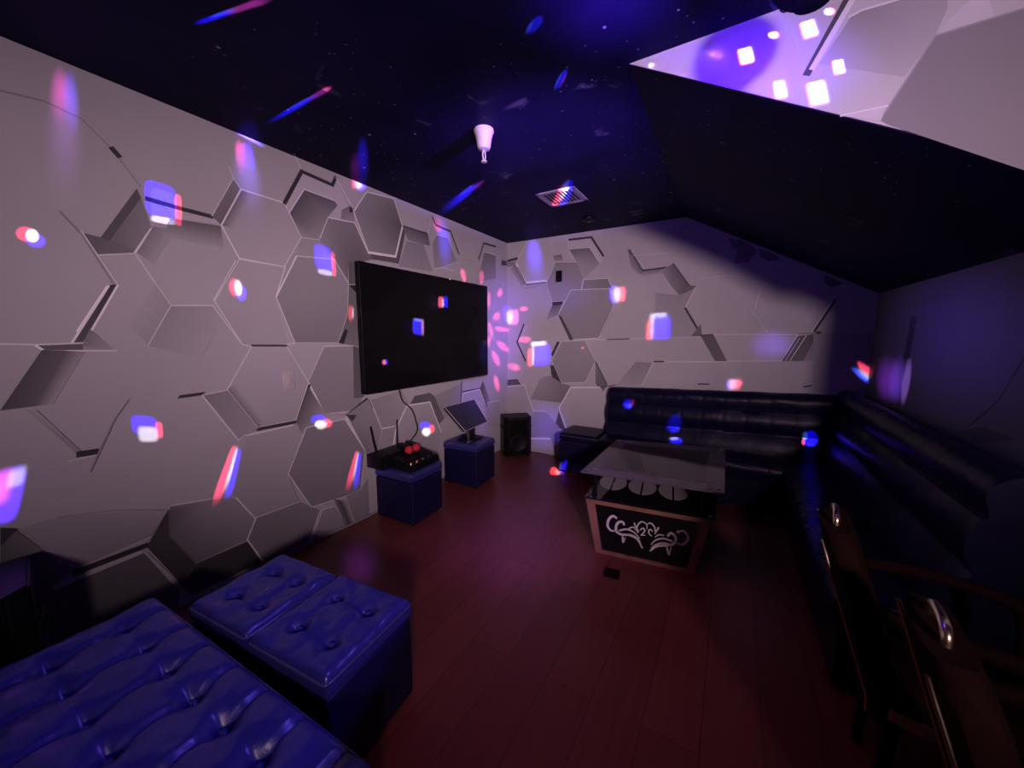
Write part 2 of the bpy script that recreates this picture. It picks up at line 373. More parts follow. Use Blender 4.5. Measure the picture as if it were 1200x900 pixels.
# big pale panel, lower left
w.grad([(66, 606), (190, 598), (196, 598), (175, 630), (84, 669), (19, 620)], [.34, .36, .34, .27, .27, .30])
w.line([(66, 606), (130, 598), (196, 597)], .005, .36)
w.fill([(0, 618), (20, 619), (19, 622), (0, 642)], .04)
w.grad([(0, 640), (19, 621), (84, 669), (60, 687), (0, 672)], [.10, .15, .17, .13, .09])
w.grad([(0, 672), (60, 687), (58, 742), (0, 742)], [.09, .12, .10, .08])
w.fill([(60, 688), (166, 646), (209, 686), (209, 720), (150, 760), (62, 760)], .115, .085, (0, 1))
w.grad([(92, 664), (176, 628), (176, 632), (90, 668)], [.45, .5, .34, .30])
w.line([(88, 670), (170, 639)], .026, .035); w.grad([(60, 687), (166, 644), (167, 648), (64, 690)], [.46, .50, .44, .40])
w.grad([(166, 645), (170, 645), (211, 684), (207, 690)], [.40, .42, .40, .34])
# hexagon X
w.grad([(196, 598), (171, 640), (211, 683), (229, 660), (198, 620)], [.05, .05, .04, .05, .06])
Xh = [(200, 592), (247, 585), (276, 583), (297, 607), (289, 632), (229, 660), (198, 628), (196, 600)]
w.grad(Xh, [.22, .28, .30, .28, .24, .14, .13, .10]); w.line([(200, 592), (248, 584)], .007, .5); w.line([(289, 632), (229, 660)], .006, .36)
w.grad([(229, 660), (289, 634), (307, 657), (224, 697), (211, 686)], [.05, .04, .045, .05, .05])
# hexagon M, N and the foot of the wall
Mx = [(288, 510), (343, 498), (358, 512), (337, 556), (350, 588), (298, 607), (273, 580)]
w.hexa(Mx, .37, .32, (0, 1), lc=None); w.line([(288, 510), (343, 498)], .008, .55); w.line([(276, 583), (298, 607), (350, 588)], .008, .55)
w.fill([(289, 632), (299, 607), (350, 588), (374, 598), (363, 635), (306, 660)], .22, .19, (0, 1)); w.line([(299, 607), (289, 632), (308, 658)], .008, .58)
w.line([(374, 598), (362, 634)], .007, .5)
Nx = [(358, 501), (403, 491), (427, 528), (422, 573), (405, 581), (364, 594), (337, 555)]
w.hexa(Nx, .23, .21, (0, 1), lc=.52, w=.006); w.grad([(403, 489), (408, 487), (431, 523), (427, 529)], [.62, .55, .55, .62]); w.line([(380, 486), (403, 486)], .02, .42)
w.fill([(363, 635), (377, 597), (390, 593), (404, 616)], .30, .26, (0, 1)); w.line([(363, 635), (377, 597), (390, 593)], .007, .55)
w.grad([(390, 584), (397, 586), (409, 614), (404, 616)], [.20, .08, .08, .20]); w.grad([(397, 586), (407, 587), (416, 612), (409, 614)], [.08, .42, .36, .08])
w.fill([(405, 581), (422, 573), (430, 560), (432, 604), (416, 611)], .26, .22)
# behind the small ottomans
w.grad([(405, 486), (431, 467), (446, 505), (440, 540), (430, 540), (427, 527)], [.24, .26, .27, .22, .2, .2]); w.fill([(405, 486), (417, 486), (412, 494)], .05)
w.fill([(433, 469), (470, 457), (478, 473), (473, 488), (465, 500), (447, 503)], .27, .34, (1, 0)); w.line([(433, 469), (447, 503), (440, 535)], .007, .5); w.line([(447, 502), (465, 499)], .009, .6)
w.fill([(447, 503), (466, 499), (458, 530), (440, 533)], .3)
w.fill([(463, 526), (463, 503), (476, 475), (503, 471), (516, 505), (512, 530)], .38, .34)
w.fill([(479, 474), (485, 464), (503, 460), (508, 464), (520, 490), (514, 497), (502, 471)], .10, .15, (1, 0))
w.line([(460, 522), (463, 503), (476, 475), (503, 471), (516, 506)], .012, .62)
w.fill([(508, 464), (540, 449), (540, 472), (521, 490)], .30)
w.line([(540, 447), (539, 474)], .014, .05)
w.fill([(541, 449), (565, 444), (562, 454), (542, 458)], .42); w.line([(541, 459), (562, 455)], .014, .08)
w.fill([(540, 474), (542, 461), (561, 456), (569, 476), (566, 500), (540, 500)], .40, .44); w.line([(540, 475), (542, 461), (561, 456), (569, 477)], .010, .62)
w.grad([(562, 455), (565, 446), (576, 478), (569, 478)], [.08, .12, .3, .2])
w.fill([(570, 472), (584, 468), (586, 500), (571, 500)], .36); w.line([(570, 472), (584, 469)], .008, .55)
# above the tv, to the corner
w.fill([(467, 312), (475, 283), (495, 286), (506, 318)], .24, .28); w.line([(467, 311), (475, 283), (495, 286)], .006, .4)
w.grad([(471, 265), (500, 273), (503, 288), (495, 286), (477, 281)], [.13, .09, .12, .2, .24]); w.line([(471, 265), (500, 274)], .012, .06)
w.fill([(506, 284), (510, 275), (524, 278), (535, 305), (508, 315)], .22, .30); w.line([(506, 284), (510, 275), (524, 279), (534, 304)], .006, .5)
w.line([(505, 253), (510, 264), (527, 271), (537, 298)], .014, .05); w.line([(505, 253), (500, 274)], .006, .5); w.line([(508, 315), (518, 314), (532, 318)], .008, .55)
w.fill([(560, 330), (566, 295), (580, 300), (580, 326)], .18, .28); w.line([(560, 304), (566, 285), (580, 289)], .016, .05); w.line([(562, 310), (566, 295), (580, 299)], .008, .5)
w.line([(536, 300), (548, 304), (559, 304)], .006, .5); w.line([(558, 303), (548, 283)], .005, .48)
w.line([(585, 331), (592, 335)], .006, .5); w.fill([(587, 305), (593, 306), (593, 311), (587, 311)], .08)
wl = w.build('wall_left')

# ---- back wall (gable)
w = Wall('B')
w.slab([(XL-.1, YB, 0), (XR+.1, YB, 0), (XR+.1, YB, ZR-.02), (XC, YB, H+.05), (XL-.1, YB, H+.05)], .1, BASE)
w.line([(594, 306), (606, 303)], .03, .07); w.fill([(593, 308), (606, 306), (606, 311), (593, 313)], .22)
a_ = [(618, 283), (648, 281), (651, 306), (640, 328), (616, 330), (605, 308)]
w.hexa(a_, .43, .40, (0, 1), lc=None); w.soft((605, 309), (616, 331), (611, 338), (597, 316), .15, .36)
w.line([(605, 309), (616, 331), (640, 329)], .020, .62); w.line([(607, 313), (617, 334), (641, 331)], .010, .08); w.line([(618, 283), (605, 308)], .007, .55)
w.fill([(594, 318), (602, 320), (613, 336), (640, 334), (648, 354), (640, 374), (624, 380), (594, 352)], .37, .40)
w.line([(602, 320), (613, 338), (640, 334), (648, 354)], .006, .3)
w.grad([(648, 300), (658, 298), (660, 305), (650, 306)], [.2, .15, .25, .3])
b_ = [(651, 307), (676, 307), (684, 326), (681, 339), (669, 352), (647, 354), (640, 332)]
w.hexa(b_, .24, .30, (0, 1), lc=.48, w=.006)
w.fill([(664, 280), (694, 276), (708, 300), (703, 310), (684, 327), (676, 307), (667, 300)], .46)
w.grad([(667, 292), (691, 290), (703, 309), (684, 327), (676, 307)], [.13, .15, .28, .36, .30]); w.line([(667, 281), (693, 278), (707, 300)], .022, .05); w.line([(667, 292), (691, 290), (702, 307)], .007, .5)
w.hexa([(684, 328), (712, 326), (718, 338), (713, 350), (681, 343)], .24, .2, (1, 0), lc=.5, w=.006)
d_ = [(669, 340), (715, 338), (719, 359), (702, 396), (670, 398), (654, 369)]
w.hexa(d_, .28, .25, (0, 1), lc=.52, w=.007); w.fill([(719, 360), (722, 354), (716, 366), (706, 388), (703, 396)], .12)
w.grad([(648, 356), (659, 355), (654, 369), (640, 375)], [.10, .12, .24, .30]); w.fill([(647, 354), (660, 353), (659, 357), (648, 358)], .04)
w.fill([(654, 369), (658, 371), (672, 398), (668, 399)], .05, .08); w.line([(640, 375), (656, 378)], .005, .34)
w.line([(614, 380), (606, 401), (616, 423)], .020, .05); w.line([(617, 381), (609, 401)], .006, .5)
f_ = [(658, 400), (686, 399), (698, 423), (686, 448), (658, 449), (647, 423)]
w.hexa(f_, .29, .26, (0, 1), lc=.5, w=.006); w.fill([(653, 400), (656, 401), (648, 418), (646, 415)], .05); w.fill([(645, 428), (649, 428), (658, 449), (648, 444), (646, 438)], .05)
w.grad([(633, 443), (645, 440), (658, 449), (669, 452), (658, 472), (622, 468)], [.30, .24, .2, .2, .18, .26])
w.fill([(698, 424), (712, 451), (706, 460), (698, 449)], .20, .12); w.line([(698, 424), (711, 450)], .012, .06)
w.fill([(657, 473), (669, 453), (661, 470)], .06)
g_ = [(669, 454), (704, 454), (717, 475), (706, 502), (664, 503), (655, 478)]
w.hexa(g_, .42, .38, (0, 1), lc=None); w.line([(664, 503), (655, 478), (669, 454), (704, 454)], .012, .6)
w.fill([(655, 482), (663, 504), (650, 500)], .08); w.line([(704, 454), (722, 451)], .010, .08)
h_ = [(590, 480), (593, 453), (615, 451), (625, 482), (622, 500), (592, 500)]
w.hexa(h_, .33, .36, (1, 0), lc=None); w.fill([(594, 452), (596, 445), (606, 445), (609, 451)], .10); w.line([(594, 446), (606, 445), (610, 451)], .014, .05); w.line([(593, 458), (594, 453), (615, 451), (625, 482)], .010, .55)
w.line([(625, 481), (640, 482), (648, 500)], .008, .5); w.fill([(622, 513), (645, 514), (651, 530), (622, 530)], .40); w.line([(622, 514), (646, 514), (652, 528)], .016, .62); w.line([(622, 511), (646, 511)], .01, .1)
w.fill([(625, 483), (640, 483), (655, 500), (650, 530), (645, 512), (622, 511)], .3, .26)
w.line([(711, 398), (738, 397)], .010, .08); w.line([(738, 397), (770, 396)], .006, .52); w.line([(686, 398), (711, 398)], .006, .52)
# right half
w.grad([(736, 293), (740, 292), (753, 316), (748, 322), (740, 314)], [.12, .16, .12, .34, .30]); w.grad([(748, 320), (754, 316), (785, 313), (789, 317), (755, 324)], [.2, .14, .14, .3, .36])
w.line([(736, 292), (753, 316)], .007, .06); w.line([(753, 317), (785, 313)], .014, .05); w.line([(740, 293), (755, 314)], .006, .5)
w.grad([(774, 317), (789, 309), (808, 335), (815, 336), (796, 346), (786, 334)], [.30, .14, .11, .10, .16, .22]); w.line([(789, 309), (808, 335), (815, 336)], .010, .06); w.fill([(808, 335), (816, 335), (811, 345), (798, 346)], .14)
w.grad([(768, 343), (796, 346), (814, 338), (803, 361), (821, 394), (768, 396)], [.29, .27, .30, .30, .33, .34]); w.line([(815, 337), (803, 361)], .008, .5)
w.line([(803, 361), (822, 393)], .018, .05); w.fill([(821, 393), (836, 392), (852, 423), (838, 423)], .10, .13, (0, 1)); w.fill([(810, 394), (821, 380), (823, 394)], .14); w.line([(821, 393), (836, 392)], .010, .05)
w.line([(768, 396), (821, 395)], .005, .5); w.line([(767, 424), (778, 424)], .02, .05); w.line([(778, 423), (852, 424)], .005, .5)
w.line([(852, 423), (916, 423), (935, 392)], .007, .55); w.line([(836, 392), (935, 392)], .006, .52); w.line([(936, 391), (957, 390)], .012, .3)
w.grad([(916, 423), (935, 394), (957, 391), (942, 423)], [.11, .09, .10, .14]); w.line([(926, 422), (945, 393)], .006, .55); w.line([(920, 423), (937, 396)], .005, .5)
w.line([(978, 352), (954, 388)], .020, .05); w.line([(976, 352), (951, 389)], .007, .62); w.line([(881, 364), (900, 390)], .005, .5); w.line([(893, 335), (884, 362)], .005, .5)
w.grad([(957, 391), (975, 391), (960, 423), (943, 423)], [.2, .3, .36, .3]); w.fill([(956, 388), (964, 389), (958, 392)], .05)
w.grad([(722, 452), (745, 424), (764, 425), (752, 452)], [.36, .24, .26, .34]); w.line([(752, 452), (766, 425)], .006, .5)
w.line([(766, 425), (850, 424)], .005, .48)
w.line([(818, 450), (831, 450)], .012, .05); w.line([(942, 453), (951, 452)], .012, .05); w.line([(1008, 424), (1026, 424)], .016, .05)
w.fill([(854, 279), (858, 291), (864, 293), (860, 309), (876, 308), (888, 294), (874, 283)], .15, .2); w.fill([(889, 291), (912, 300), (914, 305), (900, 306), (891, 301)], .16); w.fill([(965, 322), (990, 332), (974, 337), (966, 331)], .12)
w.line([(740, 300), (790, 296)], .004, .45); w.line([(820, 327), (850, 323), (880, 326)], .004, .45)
w.grad([(953, 392), (1020, 390), (1020, 460), (953, 460)], [.33, .30, .30, .34])  # right end toned down: shadow of the wall edge put into the colour
wb = w.build('wall_back')

# ---- gable wall over the near edge of the pitched ceiling
w = Wall('G')
XE = 2.1
w.slab([(XC, YG, H+.004), (XR, YG, ZR+.004), (XR, YG, 0), (XE, YG, 0), (XE, YG, H+.05), (XC, YG, H+.05)], .08, BASE)
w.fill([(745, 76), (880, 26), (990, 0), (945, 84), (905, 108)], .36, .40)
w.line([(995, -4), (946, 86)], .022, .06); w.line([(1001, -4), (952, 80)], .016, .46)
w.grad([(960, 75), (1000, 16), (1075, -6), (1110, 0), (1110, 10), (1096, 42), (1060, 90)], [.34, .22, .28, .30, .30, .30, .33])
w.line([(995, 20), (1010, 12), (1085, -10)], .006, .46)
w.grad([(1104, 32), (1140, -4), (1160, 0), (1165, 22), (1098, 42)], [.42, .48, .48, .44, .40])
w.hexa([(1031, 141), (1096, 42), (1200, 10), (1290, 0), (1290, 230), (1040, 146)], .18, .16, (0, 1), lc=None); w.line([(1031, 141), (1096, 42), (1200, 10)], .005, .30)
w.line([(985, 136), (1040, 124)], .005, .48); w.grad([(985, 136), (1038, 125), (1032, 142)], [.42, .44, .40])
wg = w.build('wall_front')

# ---- right wall
w = Wall('R')
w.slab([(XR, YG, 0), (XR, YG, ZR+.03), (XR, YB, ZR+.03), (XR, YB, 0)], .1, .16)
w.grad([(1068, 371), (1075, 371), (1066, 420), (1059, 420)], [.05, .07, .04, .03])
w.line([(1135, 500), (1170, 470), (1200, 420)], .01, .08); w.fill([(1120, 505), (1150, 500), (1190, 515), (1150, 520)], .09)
wr = w.build('wall_right')
# rear end of the room, behind the photographer
w = Wall('B')
w.n = Vector((0, 1, 0)); w.slab([(XL-.1, -1.9, 0), (2.1, -1.9, 0), (2.1, -1.9, H+.05), (XL-.1, -1.9, H+.05)], .1, .35); w.build('wall_rear')
w = Wall('R')
w.slab([(2.1, -1.9, 0), (2.1, YG, 0), (2.1, YG, H+.05), (2.1, -1.9, H+.05)], .1, .35); w.build('wall_side')

# ---- ceiling: flat part with pitched part beyond the gable
bm = bmesh.new()
prism(bm, [(XL-.1, -2, H), (2.2, -2, H), (2.2, YG+.03, H), (XC, YG+.03, H), (XC, YB+.1, H), (XL-.1, YB+.1, H)], (0, 0, .08))
x2 = XR+.1
prism(bm, [(XC, YG+.002, H), (x2, YG+.002, H+SL*(x2-XC)), (x2, YB+.1, H+SL*(x2-XC)), (XC, YB+.1, H)], (0, 0, .08))
struct(obj('ceiling', bm, 'galaxy'))
# white skirting along the back wall
struct(obj('baseboard_back', BX((XL+.005, YB-.014, 0), (-1.0, YB-.001, .035)), 'skirt'))

# ------------------------------------------------------------------ television
def tv():
    t = thing('television', 'large black flat television mounted on the hexagon wall', 'television', (-2.33, 2.56, 1.455))
    y0, y1, z0, z1 = -.80, .80, -.478, .478
    bm = BX((-.022, y0, z0), (.024, y1, z1), .006)
    obj('housing', bm, 'black', t, True)
    bm = bmesh.new(); box(bm, (-.05, -.45, -.30), (-.02, .45, .22), .012); obj('back_cover', bm, 'black', t, True)
    obj('screen', BX((.0235, y0+.010, z0+.022), (.0256, y1-.010, z1-.010), .0006, 1), 'screen', t)
    bm = bmesh.new()
    for a, b in (((.022, y0, z0), (.028, y1, z0+.020)), ((.022, y0, z1-.008), (.028, y1, z1)), ((.022, y0, z0), (.028, y0+.008, z1)), ((.022, y1-.008, z0), (.028, y1, z1))): box(bm, a, b, .001, 1)
    obj('bezel', bm, 'black', t)
    o = obj('status_light', BX((.0275, .18, z1-.006), (.0290, .188, z1-.001)), mat('white status lamp', (.8, .8, .8), .4, emit=((1, 1, 1), 2), vary=(5, .02)), t); o['label'] = 'tiny white status light'
    bm = bmesh.new(); box(bm, (XL+2.33+.002, -.2, -.15), (-.045, .2, -.1), .004); box(bm, (XL+2.33+.002, -.2, .1), (-.045, .2, .15), .004); box(bm, (XL+2.33+.002, -.22, -.2), (XL+2.33+.012, .22, .2), .002); obj('wall_bracket', bm, 'black', t)
tv()
bm = bmesh.new()
P0 = [(468, 459), (472, 470), (482, 479), (487, 492), (488, 507), (486, 520)]
c = [at(x, y, plx(XL+.045)) for x, y in P0]; c[0].z += .012
c[-1] = Vector((-2.345, 2.10, .40)); c += [Vector((-2.345, 2.14, .2)), Vector((-2.345, 2.16, .008))]; c[-2].z += .01
tube(bm, curve_pts(c), .006, 8)
tag(obj('power_cable', bm, 'cable', None, True), 'thin black cable hanging from under the television to the equipment', 'cable')
bm = bmesh.new()
c = [(-2.345, 2.1, .006), (-2.36, 1.9, .006), at(425, 600, 'F')+Vector((0, 0, .006)), at(414, 612, 'F')+Vector((.012, 0, .006)), (-2.372, 1.35, .006), (-2.374, 1.1, .006)]
c[2] = Vector((-2.355, 1.75, .006)); c[3] = Vector((-2.365, 1.55, .006))
tube(bm, curve_pts(c), .0055, 8)
tag(obj('floor_cable', bm, 'cablew', None, True), 'pale cable running along the floor at the foot of the hexagon wall', 'cable')

# ------------------------------------------------------------------ wall plates
p = at(337, 445, 'L')
t = thing('light_switch', 'small pale switch plate on the hexagon wall left of the television', 'light switch', p)
obj('plate', BX((.008, -.036, -.057), (.014, .036, .057), .003), 'plate', t, True); obj('rocker', BX((.013, -.016, -.034), (.017, .016, .034), .002), 'plate', t, True)
p = at(655.5, 324, 'B')
t = thing('wall_outlet', 'black outlet plate high on the back wall near the corner', 'outlet', p)
obj('plate', BX((-.036, -.016, -.060), (.036, -.009, .060), .002), 'black', t, True)
for dz in (-.026, .026): obj('socket', BX((-.017, -.0185, dz-.015), (.017, -.0155, dz+.015), .002), 'blackgloss', t, True)

# ------------------------------------------------------------------ upholstery
def grid_top(x0, x1, y0, y1, z, nx, ny, f, edge=.035, drop=.05):
    """upholstered top: height field f(u,v) with rounded rim, then a skirt"""
    bm = bmesh.new(); V = []
    for j in range(ny+1):
        row = []
        for i in range(nx+1):
            x = x0+(x1-x0)*i/nx; y = y0+(y1-y0)*j/ny
            e = min(x-x0, x1-x, y-y0, y1-y); k = min(1, e/edge); rim = math.sqrt(max(0, 1-(1-k)**2))
            row.append(bm.verts.new((x, y, z-edge*.7*(1-rim)+f(x, y)*rim)))
        V.append(row)
    for j in range(ny):
        for i in range(nx): bm.faces.new((V[j][i], V[j][i+1], V[j+1][i+1], V[j+1][i]))
    loop = V[0][:]+[V[j][-1] for j in range(1, ny+1)]+V[-1][-2::-1]+[V[j][0] for j in range(ny-1, 0, -1)]
    low = [bm.verts.new((v.co.x, v.co.y, z-edge*.7-drop)) for v in loop]; n = len(loop)
    for k in range(n): bm.faces.new((loop[k], loop[(k+1) % n], low[(k+1) % n], low[k]))
    bm.faces.new(low[::-1]); return bm
def rect_piping(x0, x1, y0, y1, z, r):
    bm = bmesh.new(); q = .018; pts = []
    for cx, cy, a in ((x1-q, y1-q, 0), (x0+q, y1-q, 90), (x0+q, y0+q, 180), (x1-q, y0+q, 270)):
        for k in range(4): t = math.radians(a+30*k); pts.append((cx+q*math.cos(t), cy+q*math.sin(t), z))
    tube(bm, pts, r, 8, True); return bm
def dimples(pts, r, d):
    def f(x, y):
        s = 0
        for a, b in pts:
            q = math.hypot(x-a, y-b)/r
            if q < 1.6: s -= d*math.exp(-q*q*2.2)
        return s
    return f

def cube_ottoman(loc, rz, sx, sy, h, label, tufted=True, seed=0, leather='leather'):
    t = thing('cube_ottoman', label, 'ottoman', loc, rz, 'blue leather cube ottomans')
    hx, hy = sx/2, sy/2
    bm = BX((-hx, -hy, .02), (hx, hy, h-.075), .012, 3); obj('body', bm, 'leather_shaded', t, True)
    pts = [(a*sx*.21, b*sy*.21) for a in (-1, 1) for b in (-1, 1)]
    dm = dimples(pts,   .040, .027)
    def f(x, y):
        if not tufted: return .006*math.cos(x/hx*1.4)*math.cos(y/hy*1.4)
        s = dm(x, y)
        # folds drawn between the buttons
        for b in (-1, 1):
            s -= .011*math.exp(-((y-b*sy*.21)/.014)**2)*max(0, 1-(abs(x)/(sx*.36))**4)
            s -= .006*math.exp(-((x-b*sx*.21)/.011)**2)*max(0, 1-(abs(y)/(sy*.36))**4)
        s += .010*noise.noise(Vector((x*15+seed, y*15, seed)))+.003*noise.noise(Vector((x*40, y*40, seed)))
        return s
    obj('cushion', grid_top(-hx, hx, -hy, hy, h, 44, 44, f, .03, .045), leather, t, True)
    obj('piping', rect_piping(-hx-.001, hx+.001, -hy-.001, hy+.001, h-.024, .0045), 'piping', t, True)
    if tufted:
        for a, b in pts:
            bm = bmesh.new(); lathe(bm, [(.004, 0), (.010, .001), (.011, .004), (.007, .007)], 12, (a, b, h-.022)); obj('button', bm, leather, t, True)
    for a in (-1, 1):
        for b in (-1, 1):
            bm = bmesh.new(); lathe(bm, [(.014, 0), (.018, .021)], 12, (a*(hx-.04), b*(hy-.04), 0)); obj('foot', bm, 'black', t, True)
    return t
cube_ottoman((-2.115, 1.985, 0), 0.04, .375, .34, .415, 'blue leather cube ottoman under the television carrying the black mixer', False, 1)
cube_ottoman((-2.115, 2.765, 0), 0.06, .370, .33, .42, 'blue leather cube ottoman under the tilted touchscreen', False, 2)
cube_ottoman((-1.265, 3.63, 0), 0.0, .40, .40, .42, 'dark blue cube ottoman at the end of the sofa, by the back wall', False, 3, 'sofa')
cube_ottoman((-1.532, .665, 0), .10, .345, .36, .42, 'tufted blue ottoman in the foreground, the one against the hexagon wall side', True, 4)
cube_ottoman((-1.155, .705, 0), .10, .375, .37, .42, 'tufted blue ottoman in the foreground standing out on the open floor', True, 9)

# the big tufted bench
def bench():
    x0, x1, y0, y1, h = -1.84, -.655, -.62, .452, .42
    t = thing('tufted_bench', 'large button tufted blue leather bench in the near corner', 'bench', ((x0+x1)/2, (y0+y1)/2, 0), .045)
    X, Y = (x1-x0)/2, (y1-y0)/2
    obj('body', BX((-X, -Y, .03), (X, Y, h-.11), .015, 3), 'leather_shaded', t, True)
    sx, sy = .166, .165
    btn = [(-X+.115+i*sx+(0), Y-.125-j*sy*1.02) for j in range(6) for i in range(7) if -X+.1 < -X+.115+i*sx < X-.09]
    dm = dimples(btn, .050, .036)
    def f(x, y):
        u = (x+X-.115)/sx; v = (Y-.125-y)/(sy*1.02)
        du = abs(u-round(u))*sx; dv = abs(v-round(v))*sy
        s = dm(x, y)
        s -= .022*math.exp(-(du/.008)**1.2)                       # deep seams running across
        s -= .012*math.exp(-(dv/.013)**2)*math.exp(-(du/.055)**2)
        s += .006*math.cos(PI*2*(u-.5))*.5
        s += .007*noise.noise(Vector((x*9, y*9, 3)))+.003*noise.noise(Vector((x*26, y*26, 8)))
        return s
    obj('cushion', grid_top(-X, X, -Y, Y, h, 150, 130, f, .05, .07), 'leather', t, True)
    obj('piping', rect_piping(-X-.002, X+.002, -Y-.002, Y+.002, h-.042, .005), 'piping', t, True)
    for a, b in btn:
        bm = bmesh.new(); lathe(bm, [(.004, 0), (.011, .001), (.012, .004), (.008, .008)], 12, (a, b, h-.046)); obj('button', bm, 'leather', t, True)
    for a in (-1, 1):
        for b in (-1, 1):
            bm = bmesh.new(); lathe(bm, [(.02, 0), (.026, .032)], 12, (a*(X-.08), b*(Y-.08), 0)); obj('foot', bm, 'black', t, True)
bench()

# ------------------------------------------------------------------ corner sofa
def sweep(prof, path_fn, n, mod=None):
    """profile (depth, height) swept along a run; path_fn(s, depth) -> (x, y)"""
    bm = bmesh.new(); R = []
    for i in range(n+1):
        s = i/n; row = []
        for k, (u, z) in enumerate(prof):
            uu, zz = (mod(s, k, u, z) if mod else (u, z)); x, y = path_fn(s, uu); row.append(bm.verts.new((x, y, zz)))
        R.append(row)
    m = len(prof)
    for i in range(n):
        for k in range(m): bm.faces.new((R[i][k], R[i+1][k], R[i+1][(k+1) % m], R[i][(k+1) % m]))
    bm.faces.new(R[0]); bm.faces.new(R[-1][::-1]); return bm
def sofa():
    t = thing('corner_sofa', 'long dark blue leather corner sofa lining the back and right walls', 'sofa', (XR-.02, YB-.02, 0))
    bx0, ry0 = -1.045, 1.77                    # left end of the back run, near end of the right run
    Lx, Ly = XR-.02-bx0, YB-.02-ry0
    D = .52                                    # overall depth
    back = lambda s, u: (-Lx+Lx*s, -u)
    right = lambda s, u: (-u, -Ly+Ly*s)
    def bprof(top):
        P = []
        P += [(.012, .12), (.012, top-.09)]
        P += [(.095+.083*math.cos(a), top-.085+.085*math.sin(a)) for a in [PI*(1-k/9) for k in range(10)]]            # top roll
        P += [(.168, top-.125), (.163, top-.155)]
        P += [(.178+.030*math.sin(PI*k/7), top-.16-(.19*k/7)) for k in range(8)]                                        # lumbar roll
        P += [(.185, top-.37), (.20+.02, top-.42), (.23, .41), (.22, .12)]
        return P
    def pleat(L, step, tilt):
        n = L/step
        def mod(s, k, u, z):
            q = abs((s*n) % 1-.5)*2                        # 1 at the seam
            g = math.exp(-((1-q)*step/.022)**2)
            if 4 <= k <= 22: u -= .0025*g
            if 2 < k < 12: z -= .0025*g
            sag = .004*noise.noise(Vector((s*L*6, k*.5, L)))
            return u+sag, z+(tilt*(s-1))*(1 if z > .5 else 0)+sag
        return mod
    obj('backrest', sweep(bprof(.955), back, 140, pleat(Lx, .17, .07)), 'sofa', t, True)
    bm = sweep(bprof(.975), right, 140, pleat(Ly, .17, 0.0)); obj('backrest', bm, 'sofa', t, True)
    def sprof():
        P = [(.19, .26), (.19, .405)]
        P += [(.24+.02*k, .418+.006*math.sin(k/10*PI)) for k in range(11)]
        P += [(.47+.055*math.sin(a), .355+.062*math.cos(a)) for a in [PI*k/10 for k in range(1, 8)]]
        P += [(.505, .26)]
        return P
    def smod(L, step, amp):
        n = L/step
        def mod(s, k, u, z):
            q = abs((s*n) % 1-.5)*2; g = math.exp(-((1-q)*step/.014)**2)
            if k > 1: z -= .010*g
            if k > 11: u -= .008*g
            w_ = noise.noise(Vector((s*L*(22 if amp > .005 else 8), k*.35, L)))
            return u+amp*w_*(k > 10), z+amp*w_
        return mod
    obj('seat_cushion', sweep(sprof(), back, 120, smod(Lx, .45, .003)), 'sofa', t, True)
    right_seat = lambda s, u: (-u, -Ly+(Ly-.46)*s)
    obj('seat_cushion', sweep(sprof(), right_seat, 220, smod(Ly, .45, .0075)), 'sofa', t, True)
    b = [(.02, .04), (.02, .27), (.49, .27), (.49, .04)]
    obj('base', sweep(b, back, 4), 'sofa', t); obj('base', sweep(b, right, 4), 'sofa', t)
    for x, y in ((-Lx+.08, -.44), (-Lx+.08, -.08), (-.9, -.44), (-.44, -Ly+.08), (-.08, -Ly+.08), (-.44, -1.0), (-.08, -.08)):
        bm = bmesh.new(); lathe(bm, [(.018, 0), (.024, .042)], 12, (x, y, 0)); obj('foot', bm, 'black', t, True)
sofa()

